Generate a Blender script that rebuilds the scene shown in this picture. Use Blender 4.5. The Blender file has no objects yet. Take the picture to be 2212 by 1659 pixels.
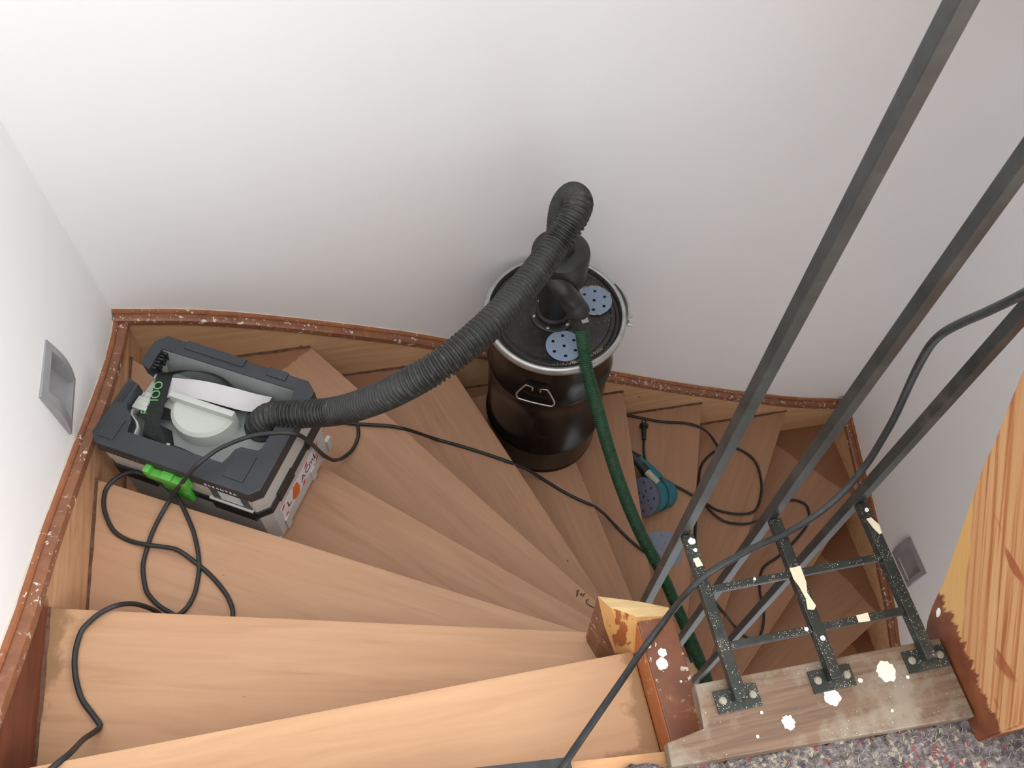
import bpy, bmesh, math, random
from mathutils import Vector, Matrix
R_ = math.radians
random.seed(7)
scene = bpy.context.scene
COL = scene.collection

# ------------------------------------------------------------------ camera, world, lights, exposure
cam_d = bpy.data.cameras.new('camera')
cam_d.sensor_width = 36.0
cam_d.lens = 1884.0 * 36.0 / 2212.0
cam_d.clip_start = 0.02
cam = bpy.data.objects.new('camera', cam_d)
COL.objects.link(cam)
cam.matrix_world = Matrix(((0.979275, 0.150529, -0.135504, 0.0),
                           (-0.199309, 0.835160, -0.512625, 0.0),
                           (0.036002, 0.529008, 0.847853, 1.141),
                           (0, 0, 0, 1)))
scene.camera = cam

world = bpy.data.worlds.new('daylight')
scene.world = world
world.use_nodes = True
bg = world.node_tree.nodes['Background']
bg.inputs['Color'].default_value = (0.92, 0.96, 1.0, 1)
bg.inputs['Strength'].default_value = 1.29

def area(name, loc, target, size, power, color):
    d = bpy.data.lights.new(name, 'AREA')
    d.shape = 'RECTANGLE'
    d.size, d.size_y = size
    d.energy = power
    d.color = color
    o = bpy.data.objects.new(name, d)
    COL.objects.link(o)
    o.location = loc
    o.rotation_euler = (Vector(target) - Vector(loc)).to_track_quat('-Z', 'Y').to_euler()
    return o
area('overhead_fill', (0.1, -0.3, 3.4), (0.1, 0.7, -0.5), (1.8, 1.8), 22.0, (1.0, 0.99, 0.97))  # added overhead area light to shape the daylight; no roof opening is modelled
area('window', (2.0, -0.80, 1.25), (-0.6, 0.60, -0.2), (1.3, 1.5), 56.0, (1.0, 0.99, 0.98))
scene.view_settings.view_transform = 'Standard'
scene.view_settings.look = 'None'
scene.view_settings.gamma = 1.0
scene.view_settings.use_curve_mapping = False
scene.view_settings.exposure = 0.30

# ------------------------------------------------------------------ helpers
def s2l(v):
    v /= 255.0
    return v / 12.92 if v <= 0.04045 else ((v + 0.055) / 1.055) ** 2.4
def rgb(r, g, b):
    return (s2l(r), s2l(g), s2l(b), 1.0)

class N:
    """tiny node-graph helper around one material"""
    def __init__(self, name):
        self.m = bpy.data.materials.new(name)
        self.m.use_nodes = True
        self.t = self.m.node_tree
        self.b = self.t.nodes['Principled BSDF']
        self.c = self.t.nodes.new('ShaderNodeTexCoord')
        self.gen = self.c.outputs['Object']
    def put(self, sock, v):
        if hasattr(v, 'is_output'):
            self.t.links.new(v, sock)
        elif v is not None:
            sock.default_value = v
    def map(self, scale=(1, 1, 1), rot=(0, 0, 0), loc=(0, 0, 0), rnd=False):
        n = self.t.nodes.new('ShaderNodeMapping')
        n.inputs['Scale'].default_value = scale
        n.inputs['Rotation'].default_value = rot
        n.inputs['Location'].default_value = loc
        self.t.links.new(self.gen, n.inputs['Vector'])
        if rnd:
            oi = self.t.nodes.new('ShaderNodeObjectInfo')
            k = self.t.nodes.new('ShaderNodeMath'); k.operation = 'MULTIPLY'; k.inputs[1].default_value = 37.0
            self.t.links.new(oi.outputs['Random'], k.inputs[0])
            self.t.links.new(k.outputs[0], n.inputs['Location'])
        return n.outputs[0]
    def noise(self, vec, scale=5, detail=4, rough=0.55, dist=0.0):
        n = self.t.nodes.new('ShaderNodeTexNoise')
        n.inputs['Scale'].default_value = scale
        n.inputs['Detail'].default_value = detail
        n.inputs['Roughness'].default_value = rough
        n.inputs['Distortion'].default_value = dist
        self.t.links.new(vec, n.inputs['Vector'])
        return n.outputs['Fac']
    def voro(self, vec, scale=50, out='Distance'):
        n = self.t.nodes.new('ShaderNodeTexVoronoi')
        n.inputs['Scale'].default_value = scale
        self.t.links.new(vec, n.inputs['Vector'])
        return n.outputs[out]
    def wave(self, vec, scale=8, dist=3, detail=2, dscale=1.0):
        n = self.t.nodes.new('ShaderNodeTexWave')
        n.bands_direction = 'Y'
        n.inputs['Scale'].default_value = scale
        n.inputs['Distortion'].default_value = dist
        n.inputs['Detail'].default_value = detail
        n.inputs['Detail Scale'].default_value = dscale
        self.t.links.new(vec, n.inputs['Vector'])
        return n.outputs['Fac']
    def ramp(self, fac, stops):
        n = self.t.nodes.new('ShaderNodeValToRGB')
        e = n.color_ramp.elements
        while len(e) < len(stops):
            e.new(0.5)
        for k, (p, col) in enumerate(stops):
            e[k].position = p
            e[k].color = col if len(col) == 4 else (*col, 1)
        self.t.links.new(fac, n.inputs['Fac'])
        return n.outputs['Color']
    def rng(self, v, a, b, c=0.0, d=1.0):
        n = self.t.nodes.new('ShaderNodeMapRange')
        self.put(n.inputs['Value'], v)
        n.inputs['From Min'].default_value = a
        n.inputs['From Max'].default_value = b
        n.inputs['To Min'].default_value = c
        n.inputs['To Max'].default_value = d
        return n.outputs['Result']
    def math(self, op, a, b=None):
        n = self.t.nodes.new('ShaderNodeMath')
        n.operation = op
        self.put(n.inputs[0], a)
        if b is not None:
            self.put(n.inputs[1], b)
        return n.outputs[0]
    def mix(self, fac, a, b, mode='MIX'):
        n = self.t.nodes.new('ShaderNodeMix')
        n.data_type = 'RGBA'
        n.blend_type = mode
        self.put(n.inputs['Factor'], fac)
        self.put(n.inputs['A'], a) if False else None
        self.put([i for i in n.inputs if i.name == 'A' and i.type == 'RGBA'][0], a)
        self.put([i for i in n.inputs if i.name == 'B' and i.type == 'RGBA'][0], b)
        return [o for o in n.outputs if o.type == 'RGBA'][0]
    def xyz(self):
        n = self.t.nodes.new('ShaderNodeSeparateXYZ')
        self.t.links.new(self.gen, n.inputs[0])
        return n.outputs
    def bump(self, h, strength=0.3, dist=0.002):
        n = self.t.nodes.new('ShaderNodeBump')
        n.inputs['Strength'].default_value = strength
        n.inputs['Distance'].default_value = dist
        self.t.links.new(h, n.inputs['Height'])
        self.t.links.new(n.outputs[0], self.b.inputs['Normal'])
    def done(self, col, rough=0.5, metal=0.0, spec=0.5, coat=0.0):
        self.put(self.b.inputs['Base Color'], col)
        self.put(self.b.inputs['Roughness'], rough)
        self.put(self.b.inputs['Metallic'], metal)
        self.b.inputs['Specular IOR Level'].default_value = spec
        if coat:
            self.b.inputs['Coat Weight'].default_value = coat
        return self.m

def plain(name, col, rough=0.5, metal=0.0, spec=0.5, var=0.08, vscale=18, bump=0.0):
    n = N(name)
    f = n.noise(n.map(), vscale, 4)
    dark = tuple(c * (1 - var * 2) for c in col[:3]) + (1,)
    lite = tuple(min(1, c * (1 + var)) for c in col[:3]) + (1,)
    c = n.ramp(f, [(0.3, dark), (0.7, lite)])
    if bump:
        n.bump(f, bump, 0.001)
    return n.done(c, rough, metal, spec)

def link(name, me, m, parent=None, smooth=False):
    if isinstance(me, bmesh.types.BMesh):
        bm = me
        bmesh.ops.recalc_face_normals(bm, faces=bm.faces)
        me = bpy.data.meshes.new(name)
        bm.to_mesh(me)
        bm.free()
    o = bpy.data.objects.new(name, me)
    if m is not None:
        me.materials.clear()
        for k in (m if isinstance(m, (list, tuple)) else [m]):
            me.materials.append(k)
    if smooth:
        for p in me.polygons:
            p.use_smooth = True
        if smooth == 'auto':
            try:
                me.set_sharp_from_angle(angle=R_(35))
            except Exception:
                pass
    COL.objects.link(o)
    if parent is not None:
        o.parent = parent
    return o
def tag(o, label, cat, group=None, kind=None):
    o['label'] = label
    o['category'] = cat
    if group:
        o['group'] = group
    if kind:
        o['kind'] = kind
    return o
def thing(name, label, cat, loc=(0, 0, 0), rz=0.0, group=None):
    o = bpy.data.objects.new(name, None)
    o.empty_display_size = 0.05
    COL.objects.link(o)
    o.location = loc
    o.rotation_euler = (0, 0, rz)
    return tag(o, label, cat, group)
def struct(o):
    o['kind'] = 'structure'
    return o

def box(bm, x0, x1, y0, y1, z0, z1, bev=0.0, M=None):
    vs = [bm.verts.new((x, y, z)) for x in (x0, x1) for y in (y0, y1) for z in (z0, z1)]
    fs = [bm.faces.new([vs[i] for i in q]) for q in ((0, 1, 3, 2), (4, 6, 7, 5), (0, 4, 5, 1), (2, 3, 7, 6), (0, 2, 6, 4), (1, 5, 7, 3))]
    if bev:
        es = list({e for f in fs for e in f.edges})
        r = bmesh.ops.bevel(bm, geom=es, offset=bev, segments=2, affect='EDGES', profile=0.6)
        vs = list({v for f in r['faces'] for v in f.verts} | {v for v in vs if v.is_valid})
    if M is not None:
        bmesh.ops.transform(bm, matrix=M, verts=[v for v in vs if v.is_valid])
    return bm
def newbox(*a, **k):
    return box(bmesh.new(), *a, **k)
def prism(bm, poly, z0, z1, bev=0.0):
    """extrude a 2-D polygon (x,y) from z0 to z1"""
    lo = [bm.verts.new((x, y, z0)) for x, y in poly]
    hi = [bm.verts.new((x, y, z1)) for x, y in poly]
    n = len(poly)
    bm.faces.new(lo[::-1]); top = bm.faces.new(hi)
    for i in range(n):
        bm.faces.new((lo[i], lo[(i + 1) % n], hi[(i + 1) % n], hi[i]))
    if bev:
        bmesh.ops.bevel(bm, geom=list(top.edges), offset=bev, segments=2, affect='EDGES', profile=0.6)
    return bm
def hull(pts):
    bm = bmesh.new()
    vs = [bm.verts.new(p) for p in pts]
    r = bmesh.ops.convex_hull(bm, input=vs)
    bmesh.ops.delete(bm, geom=[v for v in bm.verts if not v.link_faces], context='VERTS')
    return bm
def lathe(bm, prof, n=32, M=None, cap=True):
    rings = []
    for r, z in prof:
        rings.append([bm.verts.new((r * math.cos(2 * math.pi * k / n), r * math.sin(2 * math.pi * k / n), z)) for k in range(n)])
    for a, b in zip(rings, rings[1:]):
        for k in range(n):
            bm.faces.new((a[k], a[(k + 1) % n], b[(k + 1) % n], b[k]))
    if cap:
        bm.faces.new(rings[0][::-1]); bm.faces.new(rings[-1])
    if M is not None:
        bmesh.ops.transform(bm, matrix=M, verts=[v for r in rings for v in r])
    return bm
def spline(pts, step):
    P = [Vector(p) for p in pts]
    P = [P[0] * 2 - P[1]] + P + [P[-1] * 2 - P[-2]]
    dense = []
    for i in range(1, len(P) - 2):
        p0, p1, p2, p3 = P[i - 1:i + 3]
        k = max(2, int((p2 - p1).length / step * 2) + 1)
        # centripetal-like tangents keep the curve from overshooting
        d1, d0, d2 = (p2 - p1).length, (p1 - p0).length, (p3 - p2).length
        m1 = (p2 - p0) * (d1 / max(1e-6, d0 + d1))
        m2 = (p3 - p1) * (d1 / max(1e-6, d1 + d2))
        for j in range(k):
            t = j / k
            dense.append((2*t**3 - 3*t*t + 1) * p1 + (t**3 - 2*t*t + t) * m1 + (-2*t**3 + 3*t*t) * p2 + (t**3 - t*t) * m2)
    dense.append(P[-2])
    out = [dense[0]]
    acc = 0.0
    for a, b in zip(dense, dense[1:]):
        L = (b - a).length
        while acc + L >= step:
            f = (step - acc) / L
            a = a + (b - a) * f
            out.append(a.copy())
            L = (b - a).length
            acc = 0.0
        acc += L
    if (out[-1] - dense[-1]).length > step * 0.3:
        out.append(dense[-1])
    return out
def tube(bm, pts, r, n=10, step=0.01, rf=None, raw=False):
    P = [Vector(p) for p in pts] if raw else spline(pts, step)
    T = [(P[min(i + 1, len(P) - 1)] - P[max(i - 1, 0)]).normalized() for i in range(len(P))]
    u = T[0].orthogonal().normalized()
    rings = []
    s = 0.0
    for i, (p, t) in enumerate(zip(P, T)):
        if i:
            s += (P[i] - P[i - 1]).length
        u = (u - t * u.dot(t)).normalized()
        v = t.cross(u)
        rr = rf(s) if rf else r
        rings.append([bm.verts.new(p + (u * math.cos(2 * math.pi * k / n) + v * math.sin(2 * math.pi * k / n)) * rr) for k in range(n)])
    for a, b in zip(rings, rings[1:]):
        for k in range(n):
            bm.faces.new((a[k], a[(k + 1) % n], b[(k + 1) % n], b[k]))
    bm.faces.new(rings[0][::-1]); bm.faces.new(rings[-1])
    return bm
def frame_M(o, z, x=None):
    """matrix at o with +z along z (and x roughly along x)"""
    z = Vector(z).normalized()
    x = Vector(x) if x is not None else z.orthogonal()
    x = (x - z * x.dot(z)).normalized()
    y = z.cross(x)
    return Matrix(((x.x, y.x, z.x, o[0]), (x.y, y.y, z.y, o[1]), (x.z, y.z, z.z, o[2]), (0, 0, 0, 1)))
def ribbon(bm, left, right, th=0.0012, step=0.006):
    """a strip of cloth or paper between two 3-D edges, with thickness"""
    n = 40
    A = spline(left, 0.004); B = spline(right, 0.004)
    a = [A[int(i * (len(A) - 1) / n)] for i in range(n + 1)]
    b = [B[int(i * (len(B) - 1) / n)] for i in range(n + 1)]
    up = []
    for i in range(n + 1):
        t = a[min(i + 1, n)] - a[max(i - 1, 0)]
        nn = t.cross(b[i] - a[i])
        up.append(nn.normalized() * th if nn.length > 1e-9 else Vector((0, 0, th)))
    v = [[bm.verts.new(q) for q in (a[i], b[i], b[i] + up[i], a[i] + up[i])] for i in range(n + 1)]
    for i in range(n):
        for k in range(4):
            bm.faces.new((v[i][k], v[i][(k + 1) % 4], v[i + 1][(k + 1) % 4], v[i + 1][k]))
    bm.faces.new(v[0]); bm.faces.new(v[n][::-1])
    return bm
def text_mesh(body, size, th=0.0006):
    c = bpy.data.curves.new('t', 'FONT')
    c.body = body
    c.size = size
    c.extrude = th
    c.align_x = 'CENTER'; c.align_y = 'CENTER'
    o = bpy.data.objects.new('t', c)
    COL.objects.link(o)
    bpy.context.view_layer.update()
    me = bpy.data.meshes.new_from_object(o.evaluated_get(bpy.context.evaluated_depsgraph_get()))
    bpy.data.objects.remove(o)
    return me
def blob(bm, cx, cy, z, r, th=0.0012, n=18, sx=1.0, sy=1.0, rough=0.25):
    top = []
    for k in range(n):
        a = 2 * math.pi * k / n
        q = r * (1 + random.uniform(-rough, rough))
        top.append((cx + q * sx * math.cos(a), cy + q * sy * math.sin(a)))
    prism(bm, top, z - 0.0005, z + th, 0)
    return bm

# ------------------------------------------------------------------ runs of cable and hose (metres)
EXT_CABLE = [(-0.5646,0.2576,-0.15),(-0.5431,0.279,-0.15),(-0.5238,0.2953,-0.152),(-0.5124,0.3114,-0.17),(-0.5301,0.3533,-0.27),(-0.5268,0.3729,-0.311),(-0.5229,0.3781,-0.313),(-0.5318,0.3931,-0.313),(-0.5551,0.4303,-0.313),(-0.5673,0.4853,-0.313),(-0.5605,0.5334,-0.313),(-0.5421,0.553,-0.312),(-0.5249,0.5631,-0.312),(-0.5065,0.5711,-0.318),(-0.493,0.5806,-0.345),(-0.4858,0.5897,-0.39),(-0.4773,0.5915,-0.43),(-0.4664,0.5848,-0.465),(-0.4374,0.5695,-0.473),(-0.3963,0.5564,-0.473),(-0.3631,0.5569,-0.473),(-0.3517,0.5732,-0.473),(-0.3559,0.5998,-0.473),(-0.3686,0.6266,-0.473),(-0.39,0.6582,-0.473),(-0.4135,0.6851,-0.473),(-0.4488,0.7179,-0.465),(-0.4775,0.7304,-0.466),(-0.505,0.7394,-0.466),(-0.5402,0.7575,-0.473),(-0.5676,0.7801,-0.473),(-0.5833,0.8105,-0.473),(-0.5916,0.844,-0.473),(-0.5885,0.8771,-0.473),(-0.5741,0.8931,-0.471),(-0.5559,0.9023,-0.469),(-0.5329,0.9023,-0.467),(-0.5003,0.8847,-0.467),(-0.4708,0.859,-0.468),(-0.4499,0.8325,-0.47),(-0.4289,0.7796,-0.473),(-0.4179,0.7422,-0.473),(-0.4109,0.6846,-0.473),(-0.4176,0.6359,-0.473),(-0.4296,0.6094,-0.473),(-0.4439,0.5953,-0.473),(-0.4539,0.5919,-0.473),(-0.463,0.5989,-0.473),(-0.4838,0.6162,-0.473),(-0.4998,0.6363,-0.473),(-0.5084,0.6533,-0.473),(-0.5143,0.7014,-0.473),(-0.5055,0.7423,-0.473),(-0.4972,0.7688,-0.473),(-0.4797,0.8046,-0.472),(-0.4601,0.8276,-0.462),(-0.4347,0.8307,-0.425),(-0.4072,0.8212,-0.375),(-0.3822,0.8306,-0.352),(-0.3594,0.8462,-0.35),(-0.3322,0.8576,-0.345),(-0.2781,0.8655,-0.335),(-0.2254,0.8612,-0.33),(-0.1926,0.8577,-0.34),(-0.1778,0.8757,-0.41),(-0.1724,0.9255,-0.55),(-0.1655,0.9522,-0.63),(-0.1569,0.9757,-0.69),(-0.141,1.0218,-0.77),(-0.1178,1.0515,-0.79),(-0.1002,1.0886,-0.791),(-0.102,1.1363,-0.791),(-0.1197,1.1684,-0.791),(-0.1517,1.177,-0.791),(-0.165,1.1587,-0.791),(-0.1405,1.1351,-0.791),(-0.0786,1.1156,-0.791),(-0.022,1.1012,-0.791),(0.0136,1.0888,-0.795),(0.0514,1.1102,-0.87),(0.0938,1.1268,-0.945),(0.1639,1.0922,-0.95),(0.2326,1.0524,-0.95),(0.2836,1.0214,-0.952),(0.3271,1.0309,-1.02),(0.379,1.0329,-1.105),(0.4237,0.9902,-1.11),(0.4684,0.9514,-1.11),(0.5036,0.9283,-1.115),(0.5469,0.9276,-1.19),(0.5887,0.9138,-1.265),(0.6186,0.8653,-1.269),(0.6495,0.8243,-1.269),(0.6826,0.8189,-1.32),(0.7334,0.8162,-1.425),(0.7474,0.762,-1.428)]
THICK_CABLE = [(0.072,0.0852,0.012),(0.107,0.1182,0.012),(0.1327,0.1414,0.006),(0.1614,0.1671,-0.015),(0.2044,0.2049,-0.04),(0.2516,0.2461,-0.07),(0.2851,0.2758,-0.082),(0.3106,0.2961,-0.078),(0.3343,0.3136,-0.05),(0.3524,0.323,0.005),(0.3742,0.333,0.024),(0.3999,0.3425,0.026),(0.4371,0.3542,0.026),(0.4666,0.3615,0.026),(0.4955,0.3673,0.027),(0.5321,0.3778,0.032),(0.5671,0.3908,0.045),(0.5945,0.4051,0.07),(0.611,0.4175,0.11),(0.6159,0.4264,0.155),(0.6139,0.4316,0.205),(0.6045,0.434,0.26),(0.5859,0.428,0.32),(0.5749,0.4242,0.36),(0.5637,0.4183,0.4),(0.5571,0.41,0.435),(0.5612,0.4032,0.46),(0.5644,0.3926,0.49),(0.568,0.3797,0.53),(0.5496,0.3523,0.6)]
COIL = [(0.8514,1.0771,-1.425),(0.8773,1.0569,-1.428),(0.9051,1.03,-1.428),(0.9292,1.0206,-1.45),(0.9872,1.0368,-1.55),(1.0258,1.0268,-1.586),(1.0844,1.0024,-1.587),(1.1462,0.9986,-1.585),(1.1887,1.0442,-1.587),(1.215,1.111,-1.587),(1.2174,1.1841,-1.587),(1.1829,1.2335,-1.587),(1.1374,1.2532,-1.587),(1.0811,1.241,-1.587),(1.0264,1.2008,-1.587),(0.9927,1.1342,-1.587),(0.9498,1.0276,-1.587),(0.9157,0.9321,-1.587),(0.9012,0.8527,-1.587),(0.899,0.797,-1.587),(0.9102,0.7399,-1.587),(0.9245,0.6985,-1.587),(0.9402,0.6751,-1.6),(0.9806,0.6734,-1.69),(1.0083,0.6664,-1.742),(1.0245,0.6392,-1.746),(1.0595,0.6136,-1.746),(1.0929,0.6418,-1.746),(1.1222,0.7035,-1.746),(1.1364,0.7831,-1.746),(1.1719,0.8473,-1.746),(1.2385,0.8778,-1.746),(1.3277,0.9277,-1.746),(1.3988,0.9863,-1.746),(1.4131,1.0444,-1.746),(1.3759,1.0737,-1.746),(1.3291,1.0694,-1.746),(1.2652,1.0338,-1.71),(1.1974,0.9914,-1.63),(1.1498,0.9642,-1.583),(1.1226,0.9604,-1.586),(1.0876,0.9639,-1.587),(1.0364,0.9838,-1.587),(0.9982,1.0249,-1.578),(0.991,1.0722,-1.587),(1.0263,1.128,-1.587),(1.0795,1.2003,-1.587),(1.1018,1.2474,-1.578),(1.0941,1.2888,-1.575),(1.0629,1.2868,-1.52),(1.0189,1.2668,-1.44),(1.0003,1.2744,-1.428),(0.9604,1.2946,-1.428),(0.8988,1.3095,-1.428),(0.854,1.325,-1.428),(0.8101,1.3441,-1.428),(0.7719,1.3603,-1.428),(0.7348,1.3689,-1.428)]
PLUG_LEAD = [(0.8018,1.2555,-1.423),(0.7906,1.2148,-1.426),(0.7861,1.1718,-1.426),(0.7961,1.131,-1.424)]
GREEN = [(0.4261,1.1255,-0.415),(0.4353,1.113,-0.43),(0.4408,1.1007,-0.45),(0.4436,1.0883,-0.475),(0.4478,1.07,-0.515),(0.4486,1.0379,-0.545),(0.4547,1.0044,-0.575),(0.4658,0.9657,-0.62),(0.4854,0.9052,-0.7),(0.5158,0.8233,-0.8),(0.5562,0.7405,-0.9),(0.5902,0.6603,-0.95),(0.6153,0.5451,-0.98),(0.6307,0.4666,-1.0),(0.6463,0.4056,-1.04),(0.6636,0.3525,-1.12),(0.6855,0.3051,-1.25)]
DARKLEAD = [(0.6299,0.5247,-1.08),(0.6505,0.4837,-1.12),(0.6769,0.4508,-1.2),(0.7054,0.4074,-1.3),(0.7172,0.3513,-1.4)]
HOSE = [(-0.2691,0.9472,-0.45),(-0.2624,0.9389,-0.405),(-0.2422,0.9345,-0.385),(-0.1935,0.9213,-0.372),(-0.1187,0.8953,-0.34),(-0.0425,0.8454,-0.2418),(0.0273,0.8152,-0.1545),(0.0951,0.8237,-0.115),(0.1782,0.8786,-0.1097),(0.2649,0.9693,-0.1295),(0.3478,1.0612,-0.1315),(0.3886,1.0974,-0.1031),(0.4081,1.1324,-0.1024),(0.4121,1.1876,-0.1391),(0.4059,1.218,-0.2043),(0.4027,1.2114,-0.2678)]



# ------------------------------------------------------------------ materials of the building
def m_plaster(name, col):
    n = N(name)
    f = n.noise(n.map(), 1.3, 3)
    g = n.noise(n.map(), 190, 3)
    c = n.ramp(f, [(0.3, rgb(*[v - 3 for v in col])), (0.7, rgb(*col))])
    n.bump(g, 0.10, 0.001)
    return n.done(c, 0.9, spec=0.2)
m_wall = m_plaster('white_plaster', (247, 247, 247))

def m_pine(name, light, mid, dark, L=None, inner=0.0, outer=0.0, back=None, grain=1.0, rough=0.55, dirt=(118, 88, 58)):
    """sanded softwood; grain along local x, unsanded dirt towards the ends of a board of length L"""
    n = N(name)
    v = n.map((1.0, 13, 13), rnd=True)
    g = n.noise(v, 3.2, 7, 0.62, 0.7)
    big = n.noise(n.map((1.6, 4.0, 4.0), rnd=True), 1.7, 4, 0.55, 0.5)
    c = n.ramp(g, [(0.22, rgb(*dark)), (0.44, rgb(*mid)), (0.70, rgb(*light))])
    c = n.mix(n.rng(big, 0.38, 0.70, 0.0, 0.6 * grain), c, rgb(*mid))
    c = n.mix(n.rng(n.noise(n.map((1, 5, 5), rnd=True), 6, 3, 0.6), 0.60, 0.74, 0.0, 0.22), c, rgb(*dark))
    kn = n.voro(n.map((0.75, 1.6, 1), rnd=True), 7)
    c = n.mix(n.rng(kn, 0.030, 0.022, 0.0, 0.75), c, rgb(96, 62, 36))
    if L:
        x, y, z = n.xyz()
        e = n.noise(n.map((1, 1, 1), rnd=True), 16, 5, 0.65)
        w = n.rng(e, 0.25, 0.75, -0.5, 0.5)
        m = None
        if outer:
            m = n.rng(n.math('ADD', n.math('DIVIDE', n.math('SUBTRACT', x, L - outer), outer), w), 0.35, 0.62)
        if inner:
            k = n.rng(n.math('ADD', n.math('DIVIDE', n.math('SUBTRACT', inner, x), inner), w), 0.35, 0.62)
            m = k if m is None else n.math('MAXIMUM', m, k)
        if back:
            k = n.rng(n.math('ADD', n.math('DIVIDE', n.math('SUBTRACT', y, back[0] - back[1]), back[1]), w), 0.35, 0.62)
            m = k if m is None else n.math('MAXIMUM', m, k)
        if m is not None:
            c = n.mix(n.math('MULTIPLY', m, 0.75), c, rgb(*dirt))
    n.bump(g, 0.12, 0.001)
    return n.done(c, rough, spec=0.35)

def m_varnish(name, base, dark, splash=0.0, rough=0.35, rot=0.0):
    """old red-brown varnish with scuffs and little flecks of white paint"""
    n = N(name)
    g = n.noise(n.map((3, 3, 12), (0, 0, rot)), 5, 6, 0.65, 0.6)
    c = n.ramp(g, [(0.3, rgb(*dark)), (0.7, rgb(*base))])
    s = n.noise(n.map(), 36, 5, 0.7)
    c = n.mix(n.rng(s, 0.57, 0.66, 0, 0.45), c, rgb(178, 132, 98))
    if splash:
        a = n.noise(n.map((1, 1, 1)), 85, 3, 0.6, 0.4)
        lo = n.noise(n.map((1, 1, 1)), 9, 2)
        k = n.math('MULTIPLY', n.rng(a, 0.66 - splash, 0.68 - splash), n.rng(lo, 0.42, 0.5))
        c = n.mix(k, c, rgb(222, 212, 200))
        d = n.voro(n.map(), 130)
        c = n.mix(n.math('MULTIPLY', n.rng(d, 0.13, 0.08), n.rng(n.noise(n.map(), 14, 2), 0.55, 0.6)), c, rgb(226, 214, 196))
    n.bump(g, 0.15, 0.001)
    return n.done(c, rough, spec=0.45)

m_string = m_pine('sanded_string', (220, 186, 146), (206, 166, 124), (182, 138, 98))
m_cap = m_varnish('varnished_string_cap', (156, 104, 74), (124, 80, 58), 0.055)
m_lstring = None
def m_left_string():
    n = N('half_sanded_string')
    x, y, z = n.xyz()
    g = n.noise(n.map((10, 1.2, 10)), 4, 6, 0.6, 0.5)
    c = n.ramp(g, [(0.3, rgb(172, 126, 90)), (0.5, rgb(198, 152, 114)), (0.7, rgb(212, 168, 130))])
    w = n.noise(n.map(), 9, 3)
    k = n.rng(n.math('ADD', y, n.rng(w, 0.2, 0.8, -0.04, 0.04)), 0.60, 0.585)
    old = n.ramp(g, [(0.3, rgb(92, 46, 34)), (0.7, rgb(126, 70, 52))])
    c = n.mix(k, c, old)
    n.bump(g, 0.1, 0.001)
    return n.done(c, 0.42, spec=0.4)
m_lstring = m_left_string()
m_riser = m_pine('riser_wood', (196, 148, 104), (166, 118, 78), (130, 86, 54))

# ------------------------------------------------------------------ room shell
def xl(y): return -0.625 + 0.0153 * y          # inner faces of the three wall strings
def yb(x): return 1.379 - 0.0137 * x
def xr(y): return 1.593 + 0.0226 * y
WT = 0.027                                      # string thickness, wall face lies behind it

def slab_with_hole(sb, tb, hole, P, th):
    """a wall as a grid of (s,t) cells with one cell left open; P(s,t,d) -> point"""
    bm = bmesh.new()
    V = {}
    def vert(i, j, d):
        if (i, j, d) not in V:
            V[(i, j, d)] = bm.verts.new(P(sb[i], tb[j], d))
        return V[(i, j, d)]
    for i in range(len(sb) - 1):
        for j in range(len(tb) - 1):
            if hole == (i, j):
                q = [(i, j), (i + 1, j), (i + 1, j + 1), (i, j + 1)]
                for a, b in zip(q, q[1:] + q[:1]):
                    bm.faces.new((vert(*a, 0.0), vert(*b, 0.0), vert(*b, th), vert(*a, th)))
                continue
            for d in (0.0, th):
                bm.faces.new([vert(i, j, d), vert(i + 1, j, d), vert(i + 1, j + 1, d), vert(i, j + 1, d)])
    rim = [(i, 0) for i in range(len(sb) - 1)]
    n, m = len(sb) - 1, len(tb) - 1
    for i in range(n):
        for j in (0, m):
            bm.faces.new((vert(i, j, 0.0), vert(i + 1, j, 0.0), vert(i + 1, j, th), vert(i, j, th)))
    for j in range(m):
        for i in (0, n):
            bm.faces.new((vert(i, j, 0.0), vert(i, j + 1, 0.0), vert(i, j + 1, th), vert(i, j, th)))
    return bm
struct(link('wall_left', slab_with_hole([-1.72, 0.985, 1.090, 1.60], [-2.45, -0.388, -0.273, 2.5], (1, 1), lambda s, t, d: (xl(s) - WT - d, s, t), 0.12), m_wall))
wr = slab_with_hole([0.0, 0.690, 0.802, 1.60], [-2.45, -1.705, -1.595, 2.5], (1, 1), lambda s, t, d: (xr(s) + WT + d, s, t), 0.12)
box(wr, xr(0) + WT, xr(0) + WT + 0.12, -1.72, -0.001, -2.45, -0.032)      # under the landing, which is open to the right above the floor
struct(link('wall_right', wr, m_wall))
struct(link('wall_front', newbox(-0.80, 1.74, -1.84, -1.72, -2.45, -0.032), m_wall))
struct(link('wall_back', slab_with_hole([-0.80, 1.80], [-2.45, 2.5], None, lambda s, t, d: (s, yb(s) + WT + d, t), 0.12), m_wall))
m_floor = m_pine('floor_boards', (206, 158, 112), (182, 134, 92), (146, 100, 66))
fl = bmesh.new()
prism(fl, [(-0.652, -1.715), (1.615, -1.715), (1.60, 0.165), (0.345, 0.165), (0.285, 0.137), (0.04, 0.160), (-0.645, 0.228)], -0.25, -0.032)
floor = struct(link('floor', fl, m_floor))

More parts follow.
